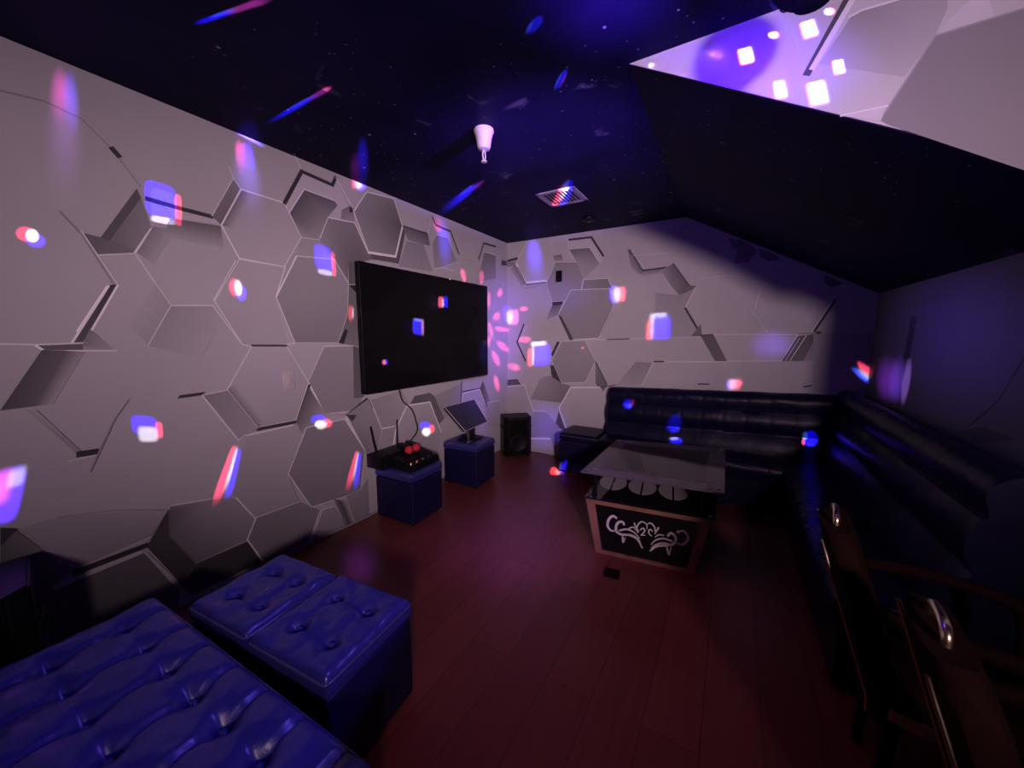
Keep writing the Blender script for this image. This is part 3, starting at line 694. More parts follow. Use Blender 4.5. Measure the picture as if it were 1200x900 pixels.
# ------------------------------------------------------------------ coffee table
def coffee_table():
    ZL, ZG = .365, .55
    org = Vector((-.40, 2.6, 0))
    t = thing('coffee_table', 'two tier glass coffee table with silver flourish on black front panel', 'coffee table', org)
    A = at(686, 583, plz(ZL))-org; B = at(835, 609, plz(ZL))-org
    A.z = B.z = 0; ex = (B-A).normalized(); n = Vector((ex.y, -ex.x, 0)); depth = Vector((0.0, .72, 0)); W = (B-A).length
    up = Vector((0, 0, 1))
    f0, f1 = .075, .070                            # how far the foot is narrower, left and right
    TL, TR = A+up*ZL, B+up*ZL; BL, BR = A+ex*f0, B-ex*f1
    q = at(699, 647, 'F')-org
    back_ = depth
    # frame: top rails, legs, bottom rails
    def bar(bm, a, b, wx, tz):
        d = (b-a).normalized(); s = d.cross(up) if abs(d.z) < .7 else d.cross(n); s = s.normalized(); k = s.cross(d).normalized()
        prism(bm, [a+s*wx+k*tz, a-s*wx+k*tz, a-s*wx-k*tz, a+s*wx-k*tz], b-a)
    inn = -n*.022
    for nm, off in (('front_frame', inn), ('back_frame', back_-inn)):
        bm = bmesh.new()
        prism(bm, [TL+off-n*.018, TR+off-n*.018, TR+off-n*.018-up*.034-ex*.004, TL+off-n*.018-up*.034+ex*.004], n*.036)      # top rail
        prism(bm, [BL+off-n*.018, BR+off-n*.018, BR+off-n*.018+up*.022, BL+off-n*.018+up*.022], n*.036)                       # foot rail
        for a, b, c_, s in ((TL, BL, ex, 1), (TR, BR, ex, -1)):
            prism(bm, [a+off-n*.0185, a+off-n*.0185+ex*s*.055, b+off-n*.0185+ex*s*.045, b+off-n*.0185], n*.037)
        obj(nm, bm, 'wood', t)
    bm = bmesh.new()
    prism(bm, [TL+inn+ex*.05-up*.03, TR+inn-ex*.05-up*.03, BR+inn-ex*.04+up*.02, BL+inn+ex*.04+up*.02], n*.006)
    pf = obj('front_panel', bm, 'panel', t); pf['label'] = 'black glass front panel'
    bm = bmesh.new(); prism(bm, [TL-inn+back_+ex*.05-up*.03, TR-inn+back_-ex*.05-up*.03, BR-inn+back_-ex*.04+up*.02, BL-inn+back_+ex*.04+up*.02], n*.006); obj('back_panel', bm, 'panel', t)
    for a, b in ((TL, BL), (TR, BR)):
        s = ex if a is TL else -ex
        bm = bmesh.new(); prism(bm, [a+s*.004-up*.004, a+s*.004+back_-up*.004, b+s*.004+back_+up*.004, b+s*.004+up*.004], s*.02); obj('side_panel', bm, 'wood', t)
    # lower glass shelf with frosted discs printed on it
    bm = bmesh.new(); e = .012
    prism(bm, [TL-ex*e+n*e, TR+ex*e+n*e, TR+ex*e+back_-n*e, TL-ex*e+back_-n*e], up*.008)
    sh = obj('lower_shelf', bm, 'glass_dark', t); sh['label'] = 'smoked glass lower shelf'
    bm = bmesh.new(); prism(bm, [TL+ex*.01-up*.012-n*.01, TR-ex*.01-up*.012-n*.01, TR-ex*.01-up*.012+back_+n*.01, TL+ex*.01-up*.012+back_+n*.01], up*.010)
    obj('shelf_board', bm, 'panel', t)
    cen = at(748, 575, plz(ZL+.01))-org
    bm = bmesh.new(); uy = Vector((-ex.y, ex.x, 0))
    for k in range(-2, 2):
        c0 = cen+ex*(.196*k+.02)+uy*.085; c0.z = ZL+.0083
        if not (.09 < (c0-TL).dot(ex) < W-.09): continue
        for h in (-1, 1):
            pts = [c0+ex*(h*.006)+uy*.14, c0+ex*(h*.006)-uy*.14]
            arc = [c0+ex*(h*(.006+.086*math.sin(a)))-uy*(.14*math.cos(a)) for a in [PI*j/14 for j in range(1, 14)]]
            prism(bm, pts+arc, up*.0008)
    pr = obj('shelf_print', bm, 'frost', t, False); pr.parent = sh; pr['label'] = 'frosted white half discs'
    # top pane
    c4 = [at(680, 554, plz(ZG))-org, at(849, 580, plz(ZG))-org, at(850, 527, plz(ZG))-org, at(723, 516, plz(ZG))-org]
    bm = bmesh.new(); prism(bm, c4, up*.010); bmesh.ops.bevel(bm, geom=bm.edges[:], offset=.002, segments=2, affect='EDGES')
    g = obj('glass_top', bm, 'glass', t)
    def lerp4(u, v): return (c4[0]*(1-u)+c4[1]*u)*(1-v)+(c4[3]*(1-u)+c4[2]*u)*v
    bm = bmesh.new(); prism(bm, [lerp4(.13, .13), lerp4(.87, .13), lerp4(.87, .85), lerp4(.13, .85)], up*.0008)
    for v in bm.verts: v.co.z += .0102
    fz = obj('frosted_field', bm, 'glass_frost', g); fz['label'] = 'frosted rectangle printed in the middle of the glass'
    # posts that carry the top pane, with chrome pins
    for (u, v), base in (((.07, .10), TL+ex*.05-n*.05), ((.93, .10), TR-ex*.05-n*.05), ((.93, .78), TR-ex*.05+back_+n*.05), ((.07, .78), TL+ex*.05+back_+n*.05)):
        a = Vector((base.x, base.y, ZL+.008)); 
        bm = bmesh.new(); lathe(bm, [(.020, 0), (.020, .006), (.014, .010), (.014, ZG-ZL-.014), (.020, ZG-ZL-.010), (.020, ZG-ZL-.008)], 16, a); obj('post', bm, 'black', t, True)
    for u, v in ((.035, .04), (.965, .04), (.965, .95), (.035, .95)):
        a = lerp4(u, v); bm = bmesh.new(); lathe(bm, [(.008, .0102), (.009, .013), (.004, .016)], 12, a); obj('pin', bm, 'chrome', t, True)
    for a in (TL+ex*.012-n*.012, TR-ex*.012-n*.012):
        bm = bmesh.new(); lathe(bm, [(.009, .0082), (.010, .013), (.004, .018)], 12, a); obj('pin', bm, 'chrome', t, True)
    # silver flourish: ribbons on the front panel
    pl = (org+TL+inn+n*.0065, n)
    def px(x, y): return at(640+x/4.5, 500+y/4.5, pl)-org
    bm = bmesh.new()
    def ribbon(pts, w0, w1=None):
        w1 = w0 if w1 is None else w1; C = curve_pts([px(*q) for q in pts], 6); N_ = len(C); Lp = []; Rp = []
        for i, p_ in enumerate(C):
            d = (C[min(i+1, N_-1)]-C[max(i-1, 0)]).normalized(); s = d.cross(n); k = i/(N_-1); ww = (w0*(1-k)+w1*k)*(.55+.45*math.sin(PI*min(1, .15+k*.85)))
            Lp.append(p_+s*ww); Rp.append(p_-s*ww)
        va = [bm.verts.new(p_) for p_ in Lp]; vb = [bm.verts.new(p_) for p_ in Rp]; vc = [bm.verts.new(p_+n*.0012) for p_ in Lp]; vd = [bm.verts.new(p_+n*.0012) for p_ in Rp]
        for i in range(N_-1):
            for a, b in ((vc, vd), (vb, va), (va, vc), (vd, vb)): bm.faces.new((a[i], b[i], b[i+1], a[i+1]))
        bm.faces.new((va[0], vb[0], vd[0], vc[0])); bm.faces.new((va[-1], vc[-1], vd[-1], vb[-1]))
    for r in ([(374, 484), (352, 471), (330, 490), (325, 524), (344, 548), (372, 547)], [(412, 520), (404, 503), (384, 503), (370, 522), (371, 552), (398, 568), (440, 572), (480, 594), (508, 642)]): ribbon(r, .0085, .0075)
    ribbon([(384, 548), (424, 541), (462, 556), (494, 590)], .0065, .004); ribbon([(400, 566), (452, 572), (486, 594), (500, 622)], .005)
    ribbon([(404, 578), (406, 610), (418, 584)], .007, .003)
    for r in ([(738, 612), (748, 585), (728, 552), (700, 552)], [(700, 552), (690, 560)], [(738, 608), (718, 622), (690, 616)], [(640, 578), (655, 562), (674, 570), (684, 596), (668, 620), (628, 626), (582, 632), (548, 656)]): ribbon(r, .0085, .0075)
    ribbon([(666, 604), (620, 590), (578, 598), (552, 622)], .0065, .004); ribbon([(660, 620), (610, 614), (570, 628), (552, 646)], .005)
    ribbon([(636, 632), (648, 676), (660, 628)], .007, .003)
    for r in ([(486, 560), (480, 528), (500, 502), (528, 512), (532, 540)], [(576, 566), (572, 530), (550, 508), (532, 516)], [(496, 545), (510, 535), (520, 546), (512, 562), (500, 572), (524, 572)], [(562, 552), (550, 542), (540, 550), (546, 568), (558, 578)]): ribbon(r, .0045, .004)
    ribbon([(464, 506), (474, 530), (492, 552)], .006, .002); ribbon([(594, 530), (584, 548), (570, 568)], .006, .002); ribbon([(430, 540), (460, 530), (486, 560)], .004); ribbon([(622, 574), (594, 570), (574, 584)], .004)
    o = obj('flourish', bm, 'silver', t); o.parent = pf; o['label'] = 'silver scroll ornament'
coffee_table()

# small black pad on the floor
bm = bmesh.new(); c = at(717, 673, 'F'); a = .35
R_ = Matrix.Rotation(.12, 4, 'Z')
box(bm, (-.045, -.04, 0), (.045, .04, .012), .006); box(bm, (-.03, -.026, .011), (.03, .026, .015), .003)
for v in bm.verts: v.co = R_ @ v.co
o = obj('floor_pad', bm, 'black', None, True); o.location = c; tag(o, 'small black pad lying on the floor in front of the coffee table', 'pad')

# ------------------------------------------------------------------ karaoke gear on the first ottoman
def gear():
    g = Matrix.Rotation(.04, 4, 'Z')
    t = thing('karaoke_mixer', 'black karaoke mixer with knobs on the cube ottoman', 'mixer', (-2.050, 1.965, .4235), .04)
    bm = bmesh.new(); prism(bm, [(.12, -.15, .002), (.12, -.15, .045), (-.075, -.15, .085), (-.075, -.15, .002)], (0, .32, 0)); bmesh.ops.bevel(bm, geom=bm.edges[:], offset=.006, segments=2, affect='EDGES'); obj('case', bm, 'black', t, True)
    for k in range(5):
        bm = bmesh.new(); lathe(bm, [(.012, -.004), (.012, .012), (.009, .016)], 14, (.095, -.12+k*.062, .050)); obj('knob', bm, 'chrome' if k in (0, 1) else 'blackgloss', t, True)
    bm = bmesh.new()
    for k in range(9): box(bm, (-.02, -.125+k*.032, .063), (.04, -.119+k*.032, .073), .001, 1)
    bmesh.ops.rotate(bm, verts=bm.verts[:], cent=(.01, 0, .068), matrix=Matrix.Rotation(.2, 3, 'Y')); obj('fader_strip', bm, 'blackgloss', t)
    t = thing('microphone_receiver', 'black wireless receiver box with two antennas behind the mixer', 'receiver', (-2.225, 1.93, .4235), .04)
    obj('case', BX((-.082, -.19, .002), (.082, .17, .105), .008), 'black', t, True)
    obj('front_panel', BX((.081, -.17, .02), (.0845, .15, .09), .002), 'blackgloss', t, True)
    for y, lean in ((-.12, -.03), (.10, .015)):
        bm = bmesh.new(); tube(bm, [(-.06, y, .10), (-.06, y, .12), (-.065, y+lean*.5, .2), (-.07, y+lean, .31)], [.008, .006, .005, .0045], 10); obj('antenna', bm, 'black', t, True)
    for k, (y, rz) in enumerate(((.005, 1.25), (.078, 1.25))):
        lab = ('wireless microphone with red foam cover lying on the receiver, further from the corner', 'wireless microphone with red foam cover lying on the receiver, nearer the corner')[k]
        t = thing('microphone', lab, 'microphone', (-2.085, 1.955+y, .5385), rz, 'red covered microphones')
        bm = bmesh.new(); bmesh.ops.create_uvsphere(bm, u_segments=18, v_segments=12, radius=.031, matrix=Matrix.Translation((0, -.005, .0)))
        for v in bm.verts: v.co.x *= 1.05
        bmesh.ops.rotate(bm, verts=bm.verts[:], cent=(0, 0, 0), matrix=Matrix.Rotation(.3, 3, 'X')); o = obj('foam_cover', bm, 'red', t, True); o['label'] = 'red foam cover'
        bm = bmesh.new(); tube(bm, [(0, .018, .004), (0, .05, .012), (0, .10, .010), (0, .17, .005)], [.02, .017, .014, .012], 14); obj('handle', bm, 'black', t, True)
gear()

# tilted touchscreen on the second ottoman
def touchscreen():
    c4 = [at(545, 505.5, plx(-2.03)), at(571.5, 494, plx(-2.03)), at(555.5, 468, plx(-2.20)), at(521, 477, plx(-2.20))]
    ctr = sum(c4, Vector())/4; base = Vector((ctr.x, ctr.y, .4285))
    t = thing('touchscreen', 'black touchscreen on a stand, tilted back on the cube ottoman', 'touchscreen', base)
    q = [p_-base for p_ in c4]; nn = (q[2]-q[0]).cross(q[3]-q[1]).normalized(); nn = nn if nn.x > 0 else -nn; mid = sum(q, Vector())/4; q = [v-nn*(v-mid).dot(nn) for v in q]
    bm = bmesh.new(); prism(bm, q, -nn*.022); bmesh.ops.bevel(bm, geom=bm.edges[:], offset=.004, segments=2, affect='EDGES'); obj('housing', bm, 'black', t, True)
    def L(u, v): return (q[0]*(1-u)+q[1]*u)*(1-v)+(q[3]*(1-u)+q[2]*u)*v
    bm = bmesh.new(); prism(bm, [L(.012, .016), L(.988, .016), L(.988, .984), L(.012, .984)], nn*.003); obj('screen', bm, mat('touchscreen glass', (.025, .025, .055), .14, vary=(3, .1)), t)  # bluish base colour stands in for a reflection on the glass
    bm = bmesh.new(); tube(bm, [L(0, 0), L(1, 0), L(1, 1), L(0, 1)], .0035, 6, True); o = obj('rim', bm, 'plate', t, True); o['label'] = 'pale metal rim'
    lo = q[0]*.5+q[1]*.5
    bm = bmesh.new(); box(bm, (-.05, -.11, .001), (.10, .11, .012), .004); tube(bm, [(.03, -.02, .010), L(.45, .25)-nn*.02], .014, 12); tube(bm, [(.03, .04, .010), L(.6, .25)-nn*.02], .014, 12); obj('stand', bm, 'black', t, True)
    bm = bmesh.new(); a = L(.08, .0); tube(bm, [Vector((a.x+.012, a.y, .004)), Vector((a.x+.012, a.y, a.z+.004))], .009, 12); tube(bm, [Vector((a.x+.012, a.y-.03, .010)), Vector((a.x+.012, a.y+.04, .010))], .006, 10); obj('prop', bm, 'chrome', t, True)
touchscreen()

# ------------------------------------------------------------------ loudspeakers
def speaker(loc, rz, w_, d_, h_, label, ch=.05):
    t = thing('loudspeaker', label, 'loudspeaker', loc, rz)
    bm = bmesh.new(); pts = [(-w_/2, d_/2, .012), (w_/2, d_/2, .012), (w_/2, -d_/2+ch, .012), (w_/2-ch, -d_/2, .012), (-w_/2+ch, -d_/2, .012), (-w_/2, -d_/2+ch, .012)]
    prism(bm, pts, (0, 0, h_-.012)); bmesh.ops.bevel(bm, geom=bm.edges[:], offset=.008, segments=2, affect='EDGES'); obj('cabinet', bm, 'black', t, True)
    obj('grille', BX((-w_/2+ch+.012, -d_/2-.008, .035), (w_/2-ch-.012, -d_/2+.006, h_-.03), .006), 'grille', t, True)
    bm = bmesh.new(); lathe(bm, [(w_*.30, 0), (w_*.31, .003), (w_*.26, .006), (w_*.24, .003)], 32); bmesh.ops.rotate(bm, verts=bm.verts[:], cent=(0, 0, 0), matrix=Matrix.Rotation(PI/2, 3, 'X'))
    for v in bm.verts: v.co += Vector((0, -d_/2-.007, h_*.36))
    obj('woofer_ring', bm, 'black', t, True)
    for x in (-1, 1):
        bm = bmesh.new(); tube(bm, [(x*(w_/2+.001), -.05, h_*.72), (x*(w_/2+.012), -.04, h_*.72), (x*(w_/2+.012), .04, h_*.72), (x*(w_/2+.001), .05, h_*.72)], .007, 8); obj('handle', bm, 'black', t, True)
        for y in (-1, 1):
            bm = bmesh.new(); lathe(bm, [(.015, 0), (.017, .014)], 12, (x*(w_/2-.04), y*(d_/2-.06), 0)); obj('foot', bm, 'black', t, True)
speaker((-2.135, 3.70, 0), .74, .33, .26, .475, 'black floor loudspeaker standing in the far corner')
speaker((-2.13, -.01, 0), 1.45, .36, .33, .575, 'black loudspeaker beside the tufted bench at the near end of the hexagon wall')

# ------------------------------------------------------------------ ceiling fittings
p = at(567, 152, 'C')
t = thing('bulb_holder', 'white bell shaped lamp holder hanging from the ceiling', 'lamp holder', p)
bm = bmesh.new(); lathe(bm, [(.02, 0), (.052, -.001), (.054, -.012), (.048, -.024), (.041, -.05), (.036, -.085), (.030, -.098), (.014, -.104), (.006, -.105)], 28); obj('bell', bm, 'white', t, True)
bm = bmesh.new(); tube(bm, [(0, .012*math.cos(a), -.128+.026*math.sin(a)) for a in [2*PI*k/18 for k in range(18)]], .0042, 8, True); obj('pull_ring', bm, 'white', t, True)
bm = bmesh.new(); lathe(bm, [(.004, -.152), (.016, -.156), (.016, -.163), (.005, -.166)], 16); obj('tip', bm, 'white', t, True)
p = at(659, 230.5, 'C')
t = thing('ceiling_vent', 'square white louvred air vent in the ceiling', 'vent', p, .0)
s_ = .16
bm = bmesh.new()
for a, b in (((-s_, -s_, -.010), (s_, -s_+.035, 0)), ((-s_, s_-.035, -.010), (s_, s_, 0)), ((-s_, -s_, -.010), (-s_+.035, s_, 0)), ((s_-.035, -s_, -.010), (s_, s_, 0))): box(bm, a, b, .003, 1)
obj('frame', bm, 'ventw', t)
bm = bmesh.new(); box(bm, (-s_+.03, -s_+.03, -.003), (s_-.03, s_-.03, -.0005)); obj('backing', bm, 'black', t)
bm = bmesh.new()
for k in range(9): 
    x = -s_+.045+k*.0285; prism(bm, [(x-.007, -s_+.03, -.003), (x+.006, -s_+.03, -.010), (x+.009, -s_+.03, -.009), (x-.004, -s_+.03, -.002)], (0, 2*s_-.06, 0))
obj('slats', bm, 'ventw', t)
p = at(690, 256, 'C')
t = thing('small_dark_vent', 'small dark round fitting on the ceiling near the back wall', 'dark vent', p)  # a small dark vent, built as a round cover
bm = bmesh.new(); lathe(bm, [(.062, 0), (.062, -.010), (.052, -.022), (.02, -.026)], 28); obj('cover', bm, 'black', t, True)
bm = bmesh.new(); lathe(bm, [(.018, -.025), (.018, -.030), (.008, -.032)], 18); obj('centre_cap', bm, 'blackgloss', t, True)

# ------------------------------------------------------------------ dark red chairs on the near right
def chair(loc, rz, label):
    """faces local +x; tall padded back with brass handle and brass edge trim"""
    t = thing('dining_chair', label, 'chair', loc, rz, 'dark red brass trimmed chairs')
    hw = .15
    def bxz(z): return -.20-.16*max(0, (z-.40))/.5+.0                      # back leans away from the seat
    bm = bmesh.new(); N_ = 12; V = []
    for i in range(N_+1):
        z = .34+.51*i/N_; c_ = math.sqrt(max(0, 1-max(0, (z-.75)/.11)**2)) if z > .75 else 1; hh = hw*(.55+.45*c_); th = .045*(.7+.3*c_); xb = bxz(z)
        ring = []
        for k in range(20):
            a = 2*PI*k/20; cx, sy_ = math.cos(a), math.sin(a)
            ex_ = abs(cx)**.55*(1 if cx > 0 else -1)*th; ey = abs(sy_)**.55*(1 if sy_ > 0 else -1)*hh
            ring.append(bm.verts.new((xb+ex_+.25*(ey**2), ey, z)))
        V.append(ring)
    for A_, B_ in zip(V, V[1:]):
        for k in range(20): bm.faces.new((A_[k], A_[(k+1) % 20], B_[(k+1) % 20], B_[k]))
    bm.faces.new(V[0][::-1]); bm.faces.new(V[-1]); bk = obj('backrest', bm, 'burgundy', t, True)
    for s in (-1, 1):
        bm = bmesh.new(); tube(bm, [(bxz(z)-.047+.25*hw*hw*.8, s*hw*(.93 if z < .77 else .80), z) for z in [.36+.046*k for k in range(11)]], .0042, 8); o = obj('edge_trim', bm, 'brass', t, True); o['label'] = 'brass edge trim'
    bm = bmesh.new(); xb = bxz(.85)
    tube(bm, curve_pts([(xb+.0, -.055, .845), (xb+.0, -.05, .868), (xb, -.025, .878), (xb, .025, .878), (xb, .05, .868), (xb, .055, .845)], 4), .0095, 10); o = obj('handle', bm, 'brass', t, True); o['label'] = 'brass top handle'
    bm = BX((-.20, -.165, .40), (.24, .165, .49), .03, 3); obj('seat', bm, 'burgundy', t, True)
    obj('seat_frame', BX((-.20, -.155, .365), (.22, .155, .405), .006), 'wood', t, True)
    for x in (-.19, .20):
        for y in (-.14, .14):
            bm = bmesh.new(); tube(bm, [(x*1.08, y*1.06, 0), (x, y, .37)], [.013, .021], 10); obj('leg', bm, 'black', t, True)
    for s in (-1, 1):
        bm = bmesh.new(); tube(bm, curve_pts([(bxz(.66)+.01, s*.145, .66), (-.12, s*.17, .668), (.06, s*.17, .655), (.10, s*.17, .60), (.11, s*.165, .45)], 5), [.019]*21, 10); obj('armrest', bm, 'burgundy', t, True)
chair((.655, 1.41, 0), -.12, 'dark red chair with brass top handle, the one nearer the sofa')
chair((.725, .945, 0), -.12, 'dark red chair with brass trim in the near right corner of the picture')

# ------------------------------------------------------------------ disco light and its beams
DC = Vector((.115, 1.27, 2.345)); DR = .105; DB = DC+Vector((0, 0, -.18))
t = thing('disco_light', 'black disco ball light hanging from the ceiling by the gable wall', 'disco light', DC)
bm = bmesh.new(); bmesh.ops.create_uvsphere(bm, u_segments=36, v_segments=24, radius=DR); obj('ball', bm, 'matte', t, True)
bm = bmesh.new(); lathe(bm, [(.05, .10), (.05, H-DC.z-.012), (.075, H-DC.z-.010), (.075, H-DC.z)], 28); obj('mount', bm, 'black', t, True)
bm = bmesh.new(); lathe(bm, [(.028, -DR-.006), (.040, -DR-.002), (.045, -DR+.012)], 24); obj('bottom_cap', bm, 'matte', t, True)

def new_math(nt, op, a, b=None, c=None):
    n = nt.nodes.new('ShaderNodeMath'); n.operation = op
    for i, v in enumerate((a, b, c)):
        if v is None: continue
        if isinstance(v, (int, float)): n.inputs[i].default_value = v
        else: nt.links.new(v, n.inputs[i])
    return n.outputs[0]
def solve(A, b):
    n = len(b); Mx_ = [r[:]+[b[i]] for i, r in enumerate(A)]
    for i in range(n):
        k = max(range(i, n), key=lambda j: abs(Mx_[j][i])); Mx_[i], Mx_[k] = Mx_[k], Mx_[i]
        for j in range(n):
            if j != i:
                f = Mx_[j][i]/Mx_[i][i]
                if f: Mx_[j] = [x-f*y for x, y in zip(Mx_[j], Mx_[i])]
    return [Mx_[i][n]/Mx_[i][i] for i in range(n)]
beam_dirs = []
def beam(quad, pl, masks, level, albedo=.4, grow=1.12, radius=0):
    """one lens of the disco light, also used for added washes: a spot lamp whose gobo (three LED chips side by side) lands on `quad`"""
    W = [at(x, y, pl) for x, y in quad] if pl != 'W' else [Vector(p_) for p_ in quad]; c_ = sum(W, Vector())/4
    d0 = (c_-DB).normalized(); pos = DB+d0*.11; d = (c_-pos).normalized()
    ld = bpy.data.lights.new('disco_beam', 'SPOT'); lo = bpy.data.objects.new('disco_beam', ld); COL.objects.link(lo)
    q = d.to_track_quat('-Z', 'Y'); lo.location = pos; lo.rotation_mode = 'QUATERNION'; lo.rotation_quaternion = q
    L = [q.inverted() @ (w_-pos) for w_ in W]
    tgt = [(-1, 1), (1, 1), (1, -1), (-1, -1)]; A = []; b = []
    for v, (p_, r_) in zip(L, tgt):
        s, t_ = v.x/v.z, v.y/v.z
        A.append([s, t_, 1, 0, 0, 0, -p_*s, -p_*t_]); b.append(p_); A.append([0, 0, 0, s, t_, 1, -r_*s, -r_*t_]); b.append(r_)
    h = solve(A, b)
    cg = sum(L, Vector())/4
    ang = max((cg+(v-cg)*(grow+.25)).angle(Vector((0, 0, -1))) for v in L)
    ld.spot_size = min(3.0, 2*ang+.01); ld.spot_blend = 0; ld.shadow_soft_size = radius; ld.use_soft_falloff = False
    n = Vector((0, 0, 1)) if pl == 'W' else PLANES[pl][1] if isinstance(pl, str) else pl[1]
    dist = (c_-pos).length; ld.energy = 4*PI*PI*dist*dist*1.25*level/(albedo*max(.12, abs(d.dot(n))))
    ld.use_nodes = True; nt = ld.node_tree; em = nt.nodes['Emission']
    tc = nt.nodes.new('ShaderNodeTexCoord')
    def dot(v):
        k = nt.nodes.new('ShaderNodeVectorMath'); k.operation = 'DOT_PRODUCT'; nt.links.new(tc.outputs['Normal'], k.inputs[0]); k.inputs[1].default_value = v; return k.outputs['Value']
    w3 = dot((h[6], h[7], 1)); P_ = new_math(nt, 'DIVIDE', dot((h[0], h[1], h[2])), w3); Q_ = new_math(nt, 'DIVIDE', dot((h[3], h[4], h[5])), w3)
    last = None
    for (rgb, p0, p1, q0, q1, soft, kind) in masks:
        a = new_math(nt, 'MULTIPLY_ADD', P_, 2/(p1-p0), -(p0+p1)/(p1-p0)); e = new_math(nt, 'MULTIPLY_ADD', Q_, 2/(q1-q0), -(q0+q1)/(q1-q0))
        pw = {'box': 4, 'sq': 8, 'ell': 2}[kind]
        a = new_math(nt, 'POWER', new_math(nt, 'ABSOLUTE', a), pw); e = new_math(nt, 'POWER', new_math(nt, 'ABSOLUTE', e), pw)
        r_ = new_math(nt, 'POWER', new_math(nt, 'ADD', a, e), 1/pw)
        mr = nt.nodes.new('ShaderNodeMapRange'); mr.interpolation_type = 'SMOOTHSTEP'; mr.inputs[1].default_value = 1+soft*.35; mr.inputs[2].default_value = 1-soft; nt.links.new(r_, mr.inputs[0])
        v = nt.nodes.new('ShaderNodeVectorMath'); v.operation = 'SCALE'; v.inputs[0].default_value = rgb; nt.links.new(mr.outputs[0], v.inputs['Scale'])
        if last is None: last = v.outputs[0]
        else:
            s = nt.nodes.new('ShaderNodeVectorMath'); s.operation = 'ADD'; nt.links.new(last, s.inputs[0]); nt.links.new(v.outputs[0], s.inputs[1]); last = s.outputs[0]
    nt.links.new(last, em.inputs['Color']); em.inputs['Strength'].default_value = 1
    beam_dirs.append(d0)
    return lo
def quad(cx, cy, rx, ry, sk=0, rot=0):
    """corner points top-left, top-right, bottom-right, bottom-left about a centre"""
    c_, s = math.cos(rot), math.sin(rot); P_ = []
    for u, v in ((-1, -1), (1, -1), (1, 1), (-1, 1)):
        x, y = u*rx, v*ry+u*sk; P_.append((cx+x*c_-y*s, cy+x*s+y*c_))
    return P_
Bc, Rc, Wc, Vc = (.02, .0, 1.0), (1.0, .03, .10), (.8, .75, .9), (.12, .07, .9)
def sq(flip=1, fy=1):
    """blue square with a red side and a pale side"""
    def m(c, p0, p1, q0, q1, s, k):
        if flip < 0: p0, p1 = -p1, -p0
        if fy < 0: q0, q1 = -q1, -q0
        return (c, p0, p1, q0, q1, s, k)
    return [m(Bc, -1, .72, -.72, 1, .06, 'box'), m((.04, .03, .25), -.72, .68, -.95, .72, .10, 'box'), m((1, .06, .16), .55, 1.0, -1, .72, .14, 'box'), m((.58, .52, .70), -.78, .62, -1, -.62, .25, 'box')]
def white(flip=1, fy=1):
    """white core with a red and a blue fringe"""
    def m(c, p0, p1, q0, q1, s, k):
        if flip < 0: p0, p1 = -p1, -p0
        if fy < 0: q0, q1 = -q1, -q0
        return (c, p0, p1, q0, q1, s, k)
    return [m((.9, .03, .10), -1, .35, -.5, 1, .35, 'ell'), m((.05, .02, 1.1), -.35, 1, -1, .45, .35, 'ell'), m((1.0, .95, .9), -.35, .55, -.5, .85, .35, 'ell')]
def streak(flip=1):
    def m(c, p0, p1, q0, q1, s, k):
        return (c, *((p0, p1) if flip > 0 else (-p1, -p0)), q0, q1, s, k)
    return [m((1, .05, .15), -1, -.05, -.95, 1, .3, 'box'), m((.03, .01, 1.1), -.05, 1, -1, .95, .25, 'box'), m((.45, .5, .5), -.32, .22, -.75, 1, .5, 'box')]
GLOW = lambda c, s=1: [(c, -1, 1, -1, 1, .95, 'ell')]

# --- left wall
beam([(167, 207), (213, 222), (213, 266), (171, 259)], 'L', sq(), 1.0)
beam([(366, 284), (392, 291), (394, 325), (369, 321)], 'L', sq(), 1.0)
beam([(152, 485), (190, 489), (192, 518), (156, 519)], 'L', [(Bc, -1, .62, -.4, 1, .15, 'box'), ((.9, .05, .15), .45, 1, -.7, .65, .25, 'box'), ((.55, .5, .6), -.7, .65, -1, .25, .35, 'box')], 1.0)
beam(quad(36, 278, 18, 12, 2), 'L', white(), 1.3)
beam(quad(278, 340, 10, 14, 0, -.15), 'L', white(), 1.3)
beam(quad(376, 495, 13, 9), 'L', [(Bc, -1, .5, -.3, 1, .2, 'ell'), ((1, .05, .12), .1, 1, -.8, .5, .3, 'ell'), ((.95, .95, .9), -.6, .5, -1, .3, .35, 'ell')], 1.2)
beam([(272, 521), (284, 526), (273, 580), (242, 599)], 'L', streak(), 1.1)
beam([(416, 528), (423, 531), (420, 572), (401, 578)], 'L', streak(), 1.1)
beam([(-26, 560), (36, 540), (20, 612), (-30, 620)], 'L', [((1, .1, .5), -1, .5, -.2, 1, .7, 'box'), ((.10, .02, 1.1), -.6, 1, -1, 1, .2, 'box'), ((.3, .3, .3), .2, .95, .3, .95, .6, 'box')], 1.0)
beam(quad(411, 367, 3.5, 10), 'L', [((1, .06, .1), -1, .6, -1, 1, .3, 'ell'), ((.6, .6, .7), .2, 1, -.8, .8, .4, 'ell')], 1.2)
beam(quad(420, 218, 9, 6), 'L', white(), 1.5)
beam(quad(500, 503, 9, 9), 'L', [(Bc, -1, .45, -.2, 1, .2, 'ell'), ((1, .05, .1), .2, 1, -.6, .6, .3, 'ell'), ((.95, .9, .9), -.7, .5, -1, .2, .35, 'ell')], 1.2)
